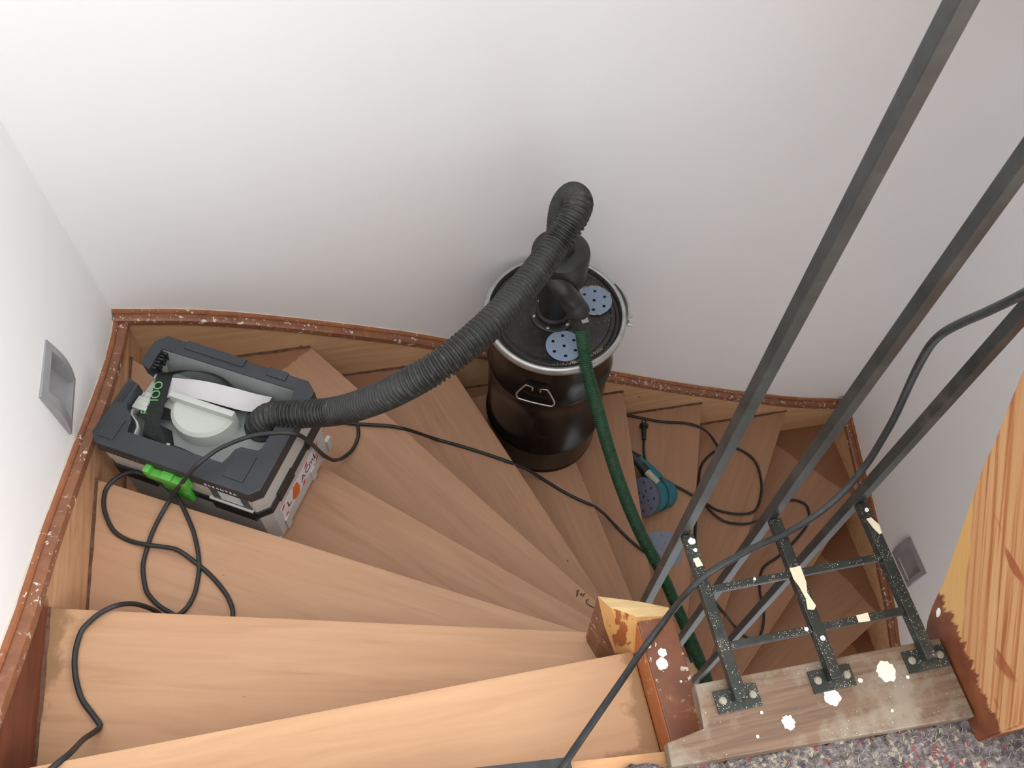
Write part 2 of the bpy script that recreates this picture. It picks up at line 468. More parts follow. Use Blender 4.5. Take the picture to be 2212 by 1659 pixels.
# ------------------------------------------------------------------ winding staircase
RISE = 0.1593
NOS = {1: ((-0.622, 0.303), (0.292, 0.297)), 2: ((-0.618, 0.589), (0.292, 0.371)), 3: ((-0.612, 0.908), (0.312, 0.404)),
       4: ((-0.606, 1.311), (0.386, 0.440)), 5: ((-0.196, 1.383), (0.473, 0.440)), 6: ((0.167, 1.378), (0.493, 0.440)),
       7: ((0.452, 1.374), (0.567, 0.440)), 8: ((0.739, 1.370), (0.606, 0.440)), 9: ((1.044, 1.366), (0.680, 0.425)),
       10: ((1.407, 1.361), (0.680, 0.321)), 11: ((1.618, 1.045), (0.680, 0.272)), 12: ((1.609, 0.650), (0.680, 0.200)),
       13: ((1.600, 0.330), (0.680, 0.110))}
OUT = [(-0.627, -0.4), (-0.606, 1.389), (1.625, 1.358), (1.595, -0.4)]
INN = [(0.292, -0.4), (0.292, 0.385), (0.350, 0.440), (0.640, 0.440), (0.680, 0.400), (0.680, -0.4)]
def p_len(poly):
    L = [0.0]
    for a, b in zip(poly, poly[1:]):
        L.append(L[-1] + math.dist(a, b))
    return L
def p_param(poly, p):
    L = p_len(poly); best = (9, 0)
    for k, (a, b) in enumerate(zip(poly, poly[1:])):
        d = (b[0] - a[0], b[1] - a[1]); l2 = d[0] ** 2 + d[1] ** 2
        t = max(0, min(1, ((p[0] - a[0]) * d[0] + (p[1] - a[1]) * d[1]) / l2))
        q = (a[0] + t * d[0], a[1] + t * d[1])
        e = math.dist(q, p)
        if e < best[0]:
            best = (e, L[k] + t * math.sqrt(l2))
    return best[1]
def p_point(poly, s):
    L = p_len(poly)
    for k in range(len(poly) - 1):
        if s <= L[k + 1] or k == len(poly) - 2:
            t = (s - L[k]) / (L[k + 1] - L[k])
            a, b = poly[k], poly[k + 1]
            return (a[0] + t * (b[0] - a[0]), a[1] + t * (b[1] - a[1]))
def p_between(poly, s0, s1):
    L = p_len(poly)
    return [poly[k] for k in range(len(poly)) if s0 + 1e-4 < L[k] < s1 - 1e-4]

stair = thing('winding_staircase', 'sanded pine winder staircase turning down along three white walls', 'staircase', (0, 0, 0))
LIGHT, MID, DARK = (180, 139, 109), (169, 128, 99), (153, 112, 84)  # tread colour darkens downwards, painting in stairwell shade; top two also freshly sanded
for i in range(1, 14):
    O, I = NOS[i]
    z = -RISE * i
    if i == 1:
        poly = [I, (0.292, 0.137), (0.04, 0.160), (-0.620, 0.226), O]
    else:
        so, sp = p_param(OUT, O), p_param(OUT, NOS[i - 1][0]) - 0.05
        si, sq = p_param(INN, I), p_param(INN, NOS[i - 1][1]) - 0.02
        outer = [p_point(OUT, sp)] + p_between(OUT, sp, so) + [O]
        inner = [p_point(INN, sq)] + p_between(INN, sq, si) + [I]
        poly = outer + inner[::-1]
    ang = math.atan2(O[1] - I[1], O[0] - I[0])
    L = math.dist(O, I)
    # local frame: origin at the inner end of the nosing, x along it, y back into the tread
    ca, sa = math.cos(-ang), math.sin(-ang)
    loc = [((x - I[0]) * ca - (y - I[1]) * sa, ((x - I[0]) * sa + (y - I[1]) * ca)) for x, y in poly]
    bm = bmesh.new()
    prism(bm, loc, -0.036, 0.0, 0.0035)
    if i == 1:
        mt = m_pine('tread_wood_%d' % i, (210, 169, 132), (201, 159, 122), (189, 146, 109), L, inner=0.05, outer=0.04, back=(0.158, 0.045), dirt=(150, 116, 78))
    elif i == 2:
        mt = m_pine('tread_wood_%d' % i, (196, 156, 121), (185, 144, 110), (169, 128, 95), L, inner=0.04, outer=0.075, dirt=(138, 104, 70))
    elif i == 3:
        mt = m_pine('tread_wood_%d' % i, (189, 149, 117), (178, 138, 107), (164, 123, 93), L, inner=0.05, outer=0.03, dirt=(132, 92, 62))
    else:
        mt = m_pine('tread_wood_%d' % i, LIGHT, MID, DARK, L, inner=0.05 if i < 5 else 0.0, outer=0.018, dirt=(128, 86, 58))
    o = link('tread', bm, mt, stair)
    o.location = (I[0], I[1], z)
    o.rotation_euler = (0, 0, ang)
    # riser below this nosing, set back under it, facing the next tread
    if i < 13:
        rb = bmesh.new()
        s = -1 if loc[1][1] < 0 or (i == 1 and loc[1][1] < 0) else 1
        cy = sum(p[1] for p in loc) / len(loc)
        s = 1 if cy > 0 else -1
        y0, y1 = sorted((s * 0.022, s * 0.040))
        box(rb, 0.012, L - 0.012, y0, y1, -RISE, -0.036)
        o = link('riser', rb, m_riser, stair)
        o.location = (I[0], I[1], z)
        o.rotation_euler = (0, 0, ang)

def strip(bm, st):
    """st: list of four-cornered stations, each four (x,y,z) points in order"""
    vs = [[bm.verts.new(p) for p in q] for q in st]
    n = len(st[0])
    for a, b in zip(vs, vs[1:]):
        for k in range(n):
            bm.faces.new((a[k], a[(k + 1) % n], b[(k + 1) % n], b[k]))
    bm.faces.new(vs[0][::-1]); bm.faces.new(vs[-1])
    return bm
def dense(st, n=5):
    out = []
    P = [Vector((a, b, 0)) for a, b in st]
    q = spline(P, 0.03)
    return [(v.x, v.y) for v in q]
LTOP = dense([(0.0, -0.02), (0.30, -0.135), (0.555, -0.252), (0.70, -0.308), (0.92, -0.405), (1.15, -0.512), (1.30, -0.568), (1.40, -0.592)])
BTOP = dense([(a, b + 0.014) for a, b in [(-0.628, -0.588), (-0.45, -0.628), (-0.26, -0.696), (0.03, -0.823), (0.15, -0.885), (0.42, -1.045), (0.70, -1.20), (1.02, -1.37), (1.42, -1.555), (1.65, -1.632)]])
RTOP = dense([(1.37, -1.590), (1.318, -1.602), (1.12, -1.672), (0.94, -1.732), (0.775, -1.804), (0.64, -1.864), (0.54, -1.926), (0.2, -2.08)])
def string(P, tops, mat, drop):
    b = bmesh.new()
    strip(b, [[(*P(s, 0.0), t - drop), (*P(s, WT), t - drop), (*P(s, WT), t - 0.022), (*P(s, 0.0), t - 0.022)] for s, t in tops])
    o = link('wall_string', b, mat, stair)
    c = bmesh.new()
    strip(c, [[(*P(s, -0.003), t - 0.026), (*P(s, 0.016), t - 0.0225), (*P(s, 0.015), t - 0.004), (*P(s, 0.002), t - 0.004), (*P(s, -0.003), t - 0.008)] for s, t in tops])
    link('string_cap', c, m_cap, o)
    c = bmesh.new()
    strip(c, [[(*P(s, 0.0155), t - 0.022), (*P(s, WT), t - 0.022), (*P(s, WT), t + 0.003), (*P(s, 0.018), t + 0.003), (*P(s, 0.0155), t - 0.001)] for s, t in tops])
    link('cap_moulding', c, m_cap2, o)
m_cap2 = m_varnish('varnished_moulding', (170, 108, 72), (140, 86, 58), 0.015)
string(lambda s, d: (xl(s) - d, s), LTOP, m_lstring, 0.36)
string(lambda s, d: (s, yb(s) + d), BTOP, m_string, 0.42)
string(lambda s, d: (xr(s) + d, s), RTOP, m_string, 0.34)
# ragged line of filler where plaster meets the moulding
m_fill = m_plaster('cream_filler', (214, 204, 188))
for P, tops in ((lambda s, d: (xl(s) - d, s), LTOP), (lambda s, d: (s, yb(s) + d), BTOP), (lambda s, d: (xr(s) + d, s), RTOP)):
    c = bmesh.new()
    strip(c, [[(*P(s, WT - 0.005 * random.random()), t - 0.002), (*P(s, WT + 0.001), t - 0.002), (*P(s, WT + 0.001), t + 0.004 + 0.006 * random.random()), (*P(s, WT - 0.002), t + 0.004)] for s, t in tops])
    link('filler_bead', c, m_fill, stair)
# dark grime left in the joints between treads and strings
m_grime = plain('joint_grime', rgb(104, 72, 50), 0.8, var=0.3, vscale=60)
for i in range(5, 11):
    x0 = NOS[i - 1][0][0] + 0.01 if i > 5 else -0.585
    x1 = NOS[i][0][0]; z = -RISE * i
    b = bmesh.new()
    k = 14
    strip(b, [[(x, yb(x) + 0.001, z + 0.0002), (x, yb(x) - 0.0035 - 0.003 * random.random(), z + 0.0004), (x, yb(x) - 0.001, z + 0.004 + 0.004 * random.random()), (x, yb(x) + 0.001, z + 0.006)] for x in [x0 + (x1 - x0) * q / k for q in range(k + 1)]])
    link('joint_grime', b, m_grime, stair)
for i in (2, 3, 4):
    y0 = NOS[i - 1][0][1] + 0.01; y1 = NOS[i][0][1]; z = -RISE * i
    b = bmesh.new()
    strip(b, [[(xl(y) - 0.001, y, z + 0.0002), (xl(y) + 0.003 + 0.003 * random.random(), y, z + 0.0004), (xl(y) + 0.001, y, z + 0.003 + 0.003 * random.random()), (xl(y) - 0.001, y, z + 0.005)] for y in [y0 + (y1 - y0) * q / 10 for q in range(11)]])
    link('joint_grime', b, m_grime, stair)

# newel, hacked off below the landing, and the landing string beside it
m_block = m_varnish('old_brown_varnish', (136, 84, 56), (100, 60, 42), 0.015, 0.4, 0.3)
m_orange = m_varnish('orange_varnish', (186, 108, 56), (150, 82, 44), 0.03, 0.35)
m_cut = m_pine('fresh_cut_pine', (226, 200, 152), (206, 172, 122), (178, 136, 88))
n = N('scraped_newel')
f = n.noise(n.map((9, 9, 2.2)), 5, 4, 0.6, 0.5)
c = n.mix(n.rng(f, 0.53, 0.56), rgb(222, 172, 108), rgb(160, 92, 50))
n.bump(f, 0.2, 0.001)
m_scrape = n.done(c, 0.5)
b = bmesh.new()
box(b, 0.294, 0.346, 0.150, 0.322, -0.60, -0.090, 0.002)
o = link('landing_string', b, m_block, stair)
b = bmesh.new()
box(b, 0.2925, 0.2945, 0.150, 0.322, -0.20, -0.0935)
link('side_face', b, m_orange, o)
b = hull([(0.2487, 0.3696, -0.100), (0.3031, 0.3480, -0.090), (0.3420, 0.3300, -0.085), (0.3440, 0.3180, -0.0885), (0.2922, 0.3240, -0.080), (0.2590, 0.3450, -0.082),
          (0.2593, 0.3399, -0.160), (0.2780, 0.3150, -0.230), (0.2925, 0.2930, -0.160), (0.2935, 0.2950, -0.240), (0.2850, 0.3700, -0.300),
          (0.285, 0.330, -1.30), (0.340, 0.330, -1.30), (0.340, 0.380, -1.30), (0.287, 0.380, -1.30)])
nw = link('newel_post', b, m_scrape, stair)
nw.data.materials.append(m_cut)
nw.data.materials.append(m_block)
for p in nw.data.polygons:
    if p.normal.z > 0.6:
        p.material_index = 1
    elif p.normal.x < -0.6 and p.center.z < -0.2 or p.normal.y > 0.5:
        p.material_index = 2
b = bmesh.new()
box(b, 0.36, 0.64, 0.412, 0.438, -1.75, -1.02)
link('inner_string', b, m_string, stair)
b = bmesh.new()
box(b, 0.60, 0.678, 0.30, 0.40, -2.3, -1.36, 0.003)
link('lower_newel', b, m_block, stair)
b = bmesh.new()
def pencil(pts):
    tube(b, [(x, y, -0.7952) for x, y in pts], 0.0011, 5, 0.002)
pencil([(0.3405, 0.5860), (0.3440, 0.5930), (0.3500, 0.6000)])
pencil([(0.3450, 0.6000), (0.3440, 0.5900), (0.3400, 0.5850)])
pencil([(0.3500, 0.5880), (0.3525, 0.5905), (0.3530, 0.5870), (0.3505, 0.5865)])
pencil([(0.3545, 0.5820), (0.3570, 0.5870), (0.3620, 0.5885)])
pencil([(0.3665, 0.5720), (0.3625, 0.5735), (0.3590, 0.5690), (0.3610, 0.5630), (0.3670, 0.5575), (0.3730, 0.5525)])
link('pencil_mark', b, plain('pencil', rgb(74, 50, 34), 0.8), stair)

# ------------------------------------------------------------------ floor edge: felt, board, black strip
def m_felt():
    n = N('grey_recycled_felt')
    f = n.noise(n.map(), 110, 6, 0.75)
    c = n.ramp(f, [(0.32, rgb(58, 52, 50)), (0.46, rgb(98, 91, 88)), (0.58, rgb(130, 122, 118)), (0.72, rgb(170, 162, 156))])
    cell = n.voro(n.map(), 210, 'Color')
    sp = n.t.nodes.new('ShaderNodeSeparateColor'); n.t.links.new(cell, sp.inputs[0])
    c = n.mix(n.rng(sp.outputs[0], 0.945, 0.96, 0, 0.7), c, rgb(150, 56, 62))
    c = n.mix(n.rng(sp.outputs[1], 0.90, 0.93, 0, 0.5), c, rgb(66, 64, 86))
    c = n.mix(n.rng(sp.outputs[2], 0.88, 0.91, 0, 0.5), c, rgb(200, 184, 156))
    c = n.mix(n.rng(n.noise(n.map(), 20, 3), 0.56, 0.66, 0, 0.3), c, rgb(112, 96, 108))
    n.bump(n.noise(n.map(), 240, 4, 0.7), 0.9, 0.004)
    return n.done(c, 0.95, spec=0.1)
bm = bmesh.new()
NX, NY = 270, 70
def felt_edge(x):
    e = 0.131 + (0.20 - x) * 0.06 if x < 0.262 else 0.121 - (x - 0.264) * 0.048
    return e + 0.004 * math.sin(x * 90) + random.uniform(-0.003, 0.003)
rows = []
for i in range(NX + 1):
    x = -0.63 + i * (1.73 / NX)
    e = felt_edge(x)
    col_ = []
    for j in range(NY + 1):
        t = (j / NY) ** 1.6
        y = e - t * 1.5
        z = -0.0255 + random.uniform(-0.0025, 0.0025) + 0.002 * math.sin(x * 31 + y * 47)
        if j == 0:
            z = -0.0315
        col_.append(bm.verts.new((x, y, z)))
    rows.append(col_)
for a, b_ in zip(rows, rows[1:]):
    for j in range(NY):
        bm.faces.new((a[j], a[j + 1], b_[j + 1], b_[j]))
felt = tag(link('felt_floor_cover', bm, m_felt(), None, True), 'speckled grey recycled felt protecting the floor below the board', 'felt')
# loose fibres standing off the felt
fb = bmesh.new()
for k in range(900):
    x = random.uniform(0.02, 0.85); y = random.uniform(0.0, felt_edge(x))
    a = random.uniform(0, 6.28); l = random.uniform(0.004, 0.012)
    p0 = Vector((x, y, -0.026)); p1 = p0 + Vector((math.cos(a) * l * .6, math.sin(a) * l * .6, l * .6)); p2 = p0 + Vector((math.cos(a) * l, math.sin(a) * l, l * .3))
    tube(fb, [p0, p1, p2], 0.0003, 3, raw=True)
fo = link('fibre_fuzz', fb, plain('felt_fibre', rgb(166, 160, 158), 0.9), felt)
fo['kind'] = 'stuff'

def m_board():
    n = N('weathered_board')
    g = n.noise(n.map((1.4, 26, 26), (0, 0, R_(2))), 4, 7, 0.65, 0.4)
    c = n.ramp(g, [(0.28, rgb(84, 64, 50)), (0.5, rgb(112, 89, 71)), (0.72, rgb(130, 108, 89))])
    h = n.noise(n.map(), 13, 5, 0.65)
    c = n.mix(n.rng(h, 0.50, 0.64, 0, 0.75), c, rgb(140, 130, 114))
    d = n.voro(n.map(), 190)
    c = n.mix(n.math('MULTIPLY', n.rng(d, 0.12, 0.07), n.rng(n.noise(n.map(), 17, 2), 0.57, 0.62)), c, rgb(222, 210, 190))
    n.bump(g, 0.25, 0.001)
    return n.done(c, 0.62, spec=0.35)
bd = thing('landing_edge_board', 'weathered grey-brown board at the landing edge carrying three steel foot plates', 'board', (0.46, 0.15, -0.025))
bm = bmesh.new()
prism(bm, [(x - 0.46, y - 0.15) for x, y in [(0.264, 0.116), (0.662, 0.098), (0.6625, 0.199), (0.3225, 0.2045), (0.3185, 0.149), (0.267, 0.144)]], 0.0, 0.025, 0.0018)
link('plank', bm, m_board(), bd)
m_paint = plain('cream_paint', rgb(240, 228, 206), 0.55, var=0.03)
m_whitepaint = plain('white_paint', rgb(244, 240, 232), 0.5, var=0.02)
for x, y, r, sx in ((0.5727, 0.1717, 0.0135, 0.9), (0.4911, 0.1558, 0.0105, 1.0), (0.4241, 0.1375, 0.0085, 0.95), (0.535, 0.168, 0.003, 1), (0.598, 0.160, 0.0022, 1), (0.62, 0.168, 0.002, 1), (0.395, 0.155, 0.002, 1), (0.38, 0.129, 0.002, 1), (0.56, 0.125, 0.0018, 1)):
    bm = bmesh.new()
    blob(bm, x - 0.46, y - 0.15, 0.025, r, 0.0009, 26, sx, 1.0, 0.16)
    link('paint_splash', bm, m_paint, bd)
for x, y, r in ((0.311, 0.256, 0.0085), (0.316, 0.2705, 0.0062), (0.300, 0.283, 0.003), (0.330, 0.228, 0.0018)):
    bm = bmesh.new(); blob(bm, x, y, -0.0902, r, 0.0009, 16, 1, 1, 0.15)
    link('paint_splash', bm, m_whitepaint, stair)
bm = bmesh.new()
strip(bm, [[(x, y, -0.032), (x, y + 0.020, -0.032), (x, y + 0.021, -0.026), (x, y, -0.027)] for x, y in ((-0.30, 0.1745), (-0.1, 0.1575), (0.0, 0.1475), (0.148, 0.134))])
tag(link('edge_strip', bm, plain('black_rubber_strip', rgb(44, 46, 48), 0.5, var=0.25, vscale=60)), 'short black rubber strip along the landing edge beside the top tread', 'edge strip')

# ------------------------------------------------------------------ steel railing
def m_steel(name, speck, base=(62, 66, 62), dark=(40, 44, 42)):
    n = N(name)
    g = n.noise(n.map(), 26, 5, 0.6)
    c = n.ramp(g, [(0.3, rgb(*dark)), (0.7, rgb(*base))])
    sc = n.noise(n.map(), 11, 5, 0.7)
    c = n.mix(n.rng(sc, 0.56, 0.70, 0, 0.45), c, rgb(98, 95, 89))
    if speck:
        d = n.voro(n.map(), 430)
        c = n.mix(n.math('MULTIPLY', n.rng(d, 0.24, 0.16), n.rng(n.noise(n.map(), 46, 2), 0.60 - 0.12 * speck, 0.64 - 0.12 * speck)), c, rgb(216, 206, 182))
        d = n.voro(n.map(), 150)
        c = n.mix(n.math('MULTIPLY', n.rng(d, 0.13, 0.08), n.rng(n.noise(n.map(), 21, 2), 0.56, 0.6)), c, rgb(228, 218, 196))
    n.bump(g, 0.3, 0.0015)
    return n.done(c, 0.42, 0.15, 0.5)
m_bar = m_steel('dark_painted_bar', 0, (62, 63, 61), (40, 41, 40))
m_grid = m_steel('spattered_dark_bar', 1.0, (48, 52, 47), (28, 32, 29))
rail = thing('steel_railing', 'dark painted steel railing with three tall square bars and a ladder bracket', 'railing', (0.5, 0.18, 0.0))
def rb(x0, x1, y0, y1, z0, z1, m, name, bev=0.0012, parent=None):
    bm = newbox(x0 - 0.5, x1 - 0.5, y0 - 0.18, y1 - 0.18, z0, z1, bev)
    return link(name, bm, m, parent or rail)
XS = (0.3665, 0.4955, 0.6275)
for x in XS:
    rb(x - 0.0072, x + 0.0072, 0.3965, 0.4109, -2.25, 2.45, m_bar, 'upright')
    bx = x + 0.004
    rb(bx - 0.0078, bx + 0.0078, 0.1735, 0.3962, 0.0035, 0.018, m_grid, 'bracket')
    p = rb(bx - 0.0295, bx + 0.0285, 0.163, 0.191, 0.0, 0.0032, m_grid, 'foot_plate', 0.0006)
    for s in (-0.020, 0.020):
        bm = bmesh.new()
        lathe(bm, [(0.0052, 0.003), (0.0052, 0.0042), (0.0038, 0.0056), (0.0014, 0.0058)], 12, Matrix.Translation((bx + s - 0.5, 0.178 - 0.18, 0)))
        link('screw', bm, plain('paint_caked_screw', rgb(150, 144, 128), 0.5, 0.3), p)
for y in (0.316, 0.240):
    for a, b_ in ((XS[0] + 0.0122, XS[1] - 0.0042), (XS[1] + 0.0122, XS[2] - 0.0042)):
        rb(a, b_, y - 0.0048, y + 0.0048, 0.0065, 0.0165, m_grid, 'crossbar')
m_dryp = plain('dried_cream_paint', rgb(236, 220, 190), 0.6, var=0.05)
for pts in ([(0.4918, 0.322), (0.5070, 0.324), (0.5070, 0.300), (0.5035, 0.286), (0.5070, 0.268), (0.5030, 0.262), (0.4940, 0.264), (0.4975, 0.280), (0.4950, 0.296), (0.4920, 0.308)],
            [(0.6260, 0.372), (0.6330, 0.372), (0.6390, 0.360), (0.6390, 0.348), (0.6340, 0.346), (0.6290, 0.358)],
            [(0.555, 0.2350), (0.572, 0.2352), (0.573, 0.2448), (0.557, 0.2450)],
            [(0.365, 0.360), (0.375, 0.362), (0.377, 0.349), (0.368, 0.348)]):
    bm = bmesh.new()
    prism(bm, [(x - 0.5 + random.uniform(-.001, .001), y - 0.18 + random.uniform(-.001, .001)) for x, y in pts], 0.0160 if 0.55 < pts[0][0] < 0.6 else 0.0176, 0.0172 if 0.55 < pts[0][0] < 0.6 else 0.0188)
    link('paint_crust', bm, m_dryp, rail)
for x, y, r in ((0.373, 0.372, 0.0035), (0.50, 0.225, 0.0042), (0.484, 0.2405, 0.0035), (0.44, 0.318, 0.0026), (0.372, 0.385, 0.006), (0.632, 0.384, 0.004)):
    bm = bmesh.new(); blob(bm, x - 0.5, y - 0.18, 0.0165 if abs(x - 0.484) < .001 or abs(x - 0.44) < .001 else 0.0180, r * 0.8, 0.0009, 14, 1, 1, 0.15)
    link('paint_drop', bm, m_whitepaint, rail)
bm = newbox(XS[0] - 0.008 - 0.5, XS[0] + 0.006 - 0.5, 0.3952 - 0.18, 0.3966 - 0.18, -0.66, -0.555)
link('scuffed_patch', bm, plain('bare_scuff', rgb(206, 204, 200), 0.6, var=0.3, vscale=70), rail)

# string of the flight that climbs on from this landing
def m_string_up():
    n = N('sanded_orange_pine')
    a = R_(50)
    v = n.map((1, 1, 1), (-a, 0, 0))
    w = n.t.nodes.new('ShaderNodeMapping'); w.inputs['Scale'].default_value = (70, 1.6, 70); n.t.links.new(v, w.inputs[0])
    gr = n.noise(w.outputs[0], 2.2, 3, 0.55, 0.35)
    w2 = n.t.nodes.new('ShaderNodeMapping'); w2.inputs['Scale'].default_value = (9, 1.2, 9); n.t.links.new(v, w2.inputs[0])
    br = n.noise(w2.outputs[0], 1.6, 3, 0.5, 0.3)
    c = n.ramp(gr, [(0.34, rgb(160, 98, 60)), (0.44, rgb(184, 126, 82)), (0.51, rgb(202, 152, 106)), (0.7, rgb(208, 162, 118))])
    c = n.mix(n.rng(br, 0.42, 0.62, 0.0, 0.5), c, rgb(194, 140, 96))
    # pale sapwood towards the lower edge, distance measured square to the grain
    sp = n.t.nodes.new('ShaderNodeSeparateXYZ'); n.t.links.new(v, sp.inputs[0])
    lo = n.rng(n.math('ADD', sp.outputs[2], n.rng(n.noise(n.map(), 7, 2), 0.3, 0.7, -0.006, 0.006)), -0.052, -0.056)
    c = n.mix(n.math('MULTIPLY', lo, 0.85), c, rgb(208, 164, 102))
    x, y, z = n.xyz()
    wob = n.rng(n.noise(n.map((1, 30, 4), (-a, 0, 0)), 3, 4, 0.6), 0.25, 0.75, -0.018, 0.018)
    k = n.rng(n.math('ADD', n.math('ADD', z, n.math('MULTIPLY', y, -0.10)), wob), 0.032, 0.026)
    c = n.mix(k, c, n.ramp(n.noise(n.map(), 30, 4), [(0.3, rgb(104, 56, 36)), (0.7, rgb(134, 78, 50))]))
    kn = n.noise(n.map((1, 2, 5), (-a, 0, 0)), 3.3, 2)
    c = n.mix(n.rng(kn, 0.69, 0.72, 0, 0.8), c, rgb(150, 76, 48))
    n.bump(gr, 0.1, 0.001)
    return n.done(c, 0.5, spec=0.4)
prof = [(0.071, -0.027), (0.196, -0.027), (0.212, -0.040), (0.226, -0.015), (0.239, 0.009), (0.257, 0.068), (0.283, 0.127), (0.309, 0.187), (0.336, 0.243), (0.343, 0.280), (0.365, 0.330), (0.383, 0.379), (0.43, 0.49), (0.52, 0.66), (0.70, 0.92), (0.62, 1.10), (0.45, 0.95), (0.25, 0.62), (0.10, 0.36), (0.071, 0.28)]
bm = bmesh.new()
lo = [bm.verts.new((0.0, y - 0.071, z)) for y, z in prof]
hi = [bm.verts.new((0.042, y - 0.071, z)) for y, z in prof]
f0 = bm.faces.new(lo); bm.faces.new(hi[::-1])
for k in range(len(prof)):
    bm.faces.new((lo[k], lo[(k + 1) % len(prof)], hi[(k + 1) % len(prof)], hi[k]))
bmesh.ops.bevel(bm, geom=list(f0.edges), offset=0.002, segments=2, affect='EDGES')
up = thing('upper_stair_flight', 'upper stair flight starting at the landing with a broad orange pine string', 'staircase', (0.6655, 0.071, 0.0))
so = link('inner_string', bm, m_string_up(), up)
bm = bmesh.new()
blob(bm, 0.0, 0.0, 0.0, 0.006, 0.0009, 14, 0.55, 1.3, 0.2)
bmesh.ops.transform(bm, matrix=frame_M((-0.0005, 0.156, 0.020), (-1, 0, 0), (0, 1, -0.5)), verts=bm.verts)
link('paint_drop', bm, m_whitepaint, up)
# its treads stand over the lower ones, one storey (fifteen risers) higher
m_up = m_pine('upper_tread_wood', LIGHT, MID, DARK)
for i in range(10, 15):
    O, I = NOS[i] if i < 14 else ((1.597, 0.12), (0.71, 0.06))
    PO, PI_ = NOS[i - 1]
    z = RISE * (15 - i)
    bm = bmesh.new()
    so_, sp = p_param(OUT, O), p_param(OUT, PO) - 0.03
    prism(bm, [(x - 0.6655, y - 0.071) for x, y in ([p_point(OUT, sp)] + p_between(OUT, sp, so_) + [O, (max(0.71, I[0]), I[1]), (max(0.71, PI_[0]), PI_[1] + 0.005)])], z - 0.036, z, 0.003)
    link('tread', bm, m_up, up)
    d = Vector((O[0] - I[0], O[1] - I[1], 0)); L = d.length; ang = math.atan2(d.y, d.x)
    bm = newbox(max(0.0, 0.71 - I[0]) + 0.02, L - 0.02, -0.045, -0.027, -RISE, -0.036)
    o = link('riser', bm, m_riser, up)
    o.location = (I[0] - 0.6655, I[1] - 0.071, z)
    o.rotation_euler = (0, 0, ang)

# ------------------------------------------------------------------ recessed step lights
def step_light(label, M, sgn):
    """local: x along the wall, y up, z out of the wall; M places it"""
    t = thing('step_light', label, 'step light', group='grey step lights in the stair walls')
    t.matrix_world = M
    m_f = plain('grey_step_light', rgb(158, 158, 160), 0.5, 0.1, var=0.06)
    bm = bmesh.new()
    # frame: four bars with a bowed front
    def bow(y): return 0.004 + 0.010 * math.cos(y / 0.0715 * math.pi / 2)
    def quad_strip(x0, x1, y0, y1, n=10):
        st = []
        for k in range(n + 1):
            y = y0 + (y1 - y0) * k / n
            st.append([(x0, y, -0.004), (x1, y, -0.004), (x1, y, bow(y)), (x0, y, bow(y))])
        strip(bm, st)
    quad_strip(-0.065, -0.042, -0.0715, 0.0715)
    quad_strip(0.050, 0.065, -0.0715, 0.0715)
    quad_strip(-0.042, 0.050, 0.0530, 0.0715, 3)
    quad_strip(-0.042, 0.050, -0.0715, -0.0560, 3)
    link('frame', bm, m_f, t)
    bm = bmesh.new()
    # wedge-shaped recess: deep at the top, running out at the bottom
    st = [[(-0.042, 0.053, -0.022), (0.050, 0.053, -0.022), (0.050, 0.0535, -0.024), (-0.042, 0.0535, -0.024)],
          [(-0.042, 0.030, -0.021), (0.050, 0.030, -0.021), (0.050, 0.030, -0.023), (-0.042, 0.030, -0.023)],
          [(-0.042, -0.056, -0.003), (0.050, -0.056, -0.003), (0.050, -0.0565, -0.005), (-0.042, -0.0565, -0.005)]]
    strip(bm, st)
    for x in (-0.0418, 0.0483):
        box(bm, x, x + 0.0015, -0.0558, 0.0526, -0.024, 0.004)
    box(bm, -0.0418, 0.0498, 0.0513, 0.0528, -0.024, 0.006)
    link('recess', bm, m_f, t)
    return t
yc, zc = 1.0375, -0.3305
step_light('grey recessed step light in the wall left of the vacuum cleaner', Matrix(((0, 0, 1, xl(yc) - WT), (1, 0, 0, yc), (0, 1, 0, zc), (0, 0, 0, 1))), 1)
yc, zc = 0.746, -1.65
step_light('darker grey recessed step light low in the wall beyond the railing', Matrix(((0, 0, -1, xr(yc) + WT), (-1, 0, 0, yc), (0, 1, 0, zc), (0, 0, 0, 1))), -1)

# ------------------------------------------------------------------ vacuum cleaner in a case
m_lg = plain('light_grey_case', rgb(192, 191, 186), 0.5, var=0.04)
m_dk = plain('anthracite_lid', rgb(46, 50, 55), 0.5, var=0.10, bump=0.1)
m_bk = plain('black_plastic', rgb(34, 36, 38), 0.5, var=0.12)
m_tray = plain('grey_tray', rgb(138, 143, 140), 0.55, var=0.06, vscale=9)
m_green = plain('green_latch', rgb(88, 172, 66), 0.4, var=0.05)
m_gtext = plain('green_print', rgb(112, 170, 104), 0.6)
m_wtext = plain('white_print', rgb(220, 222, 222), 0.6)
m_white = plain('white_plastic', rgb(186, 189, 182), 0.42, var=0.03)
m_paper = plain('white_paper', rgb(196, 192, 193), 0.8, var=0.03)
m_strap = plain('black_webbing', rgb(30, 32, 32), 0.85, var=0.2, vscale=120)

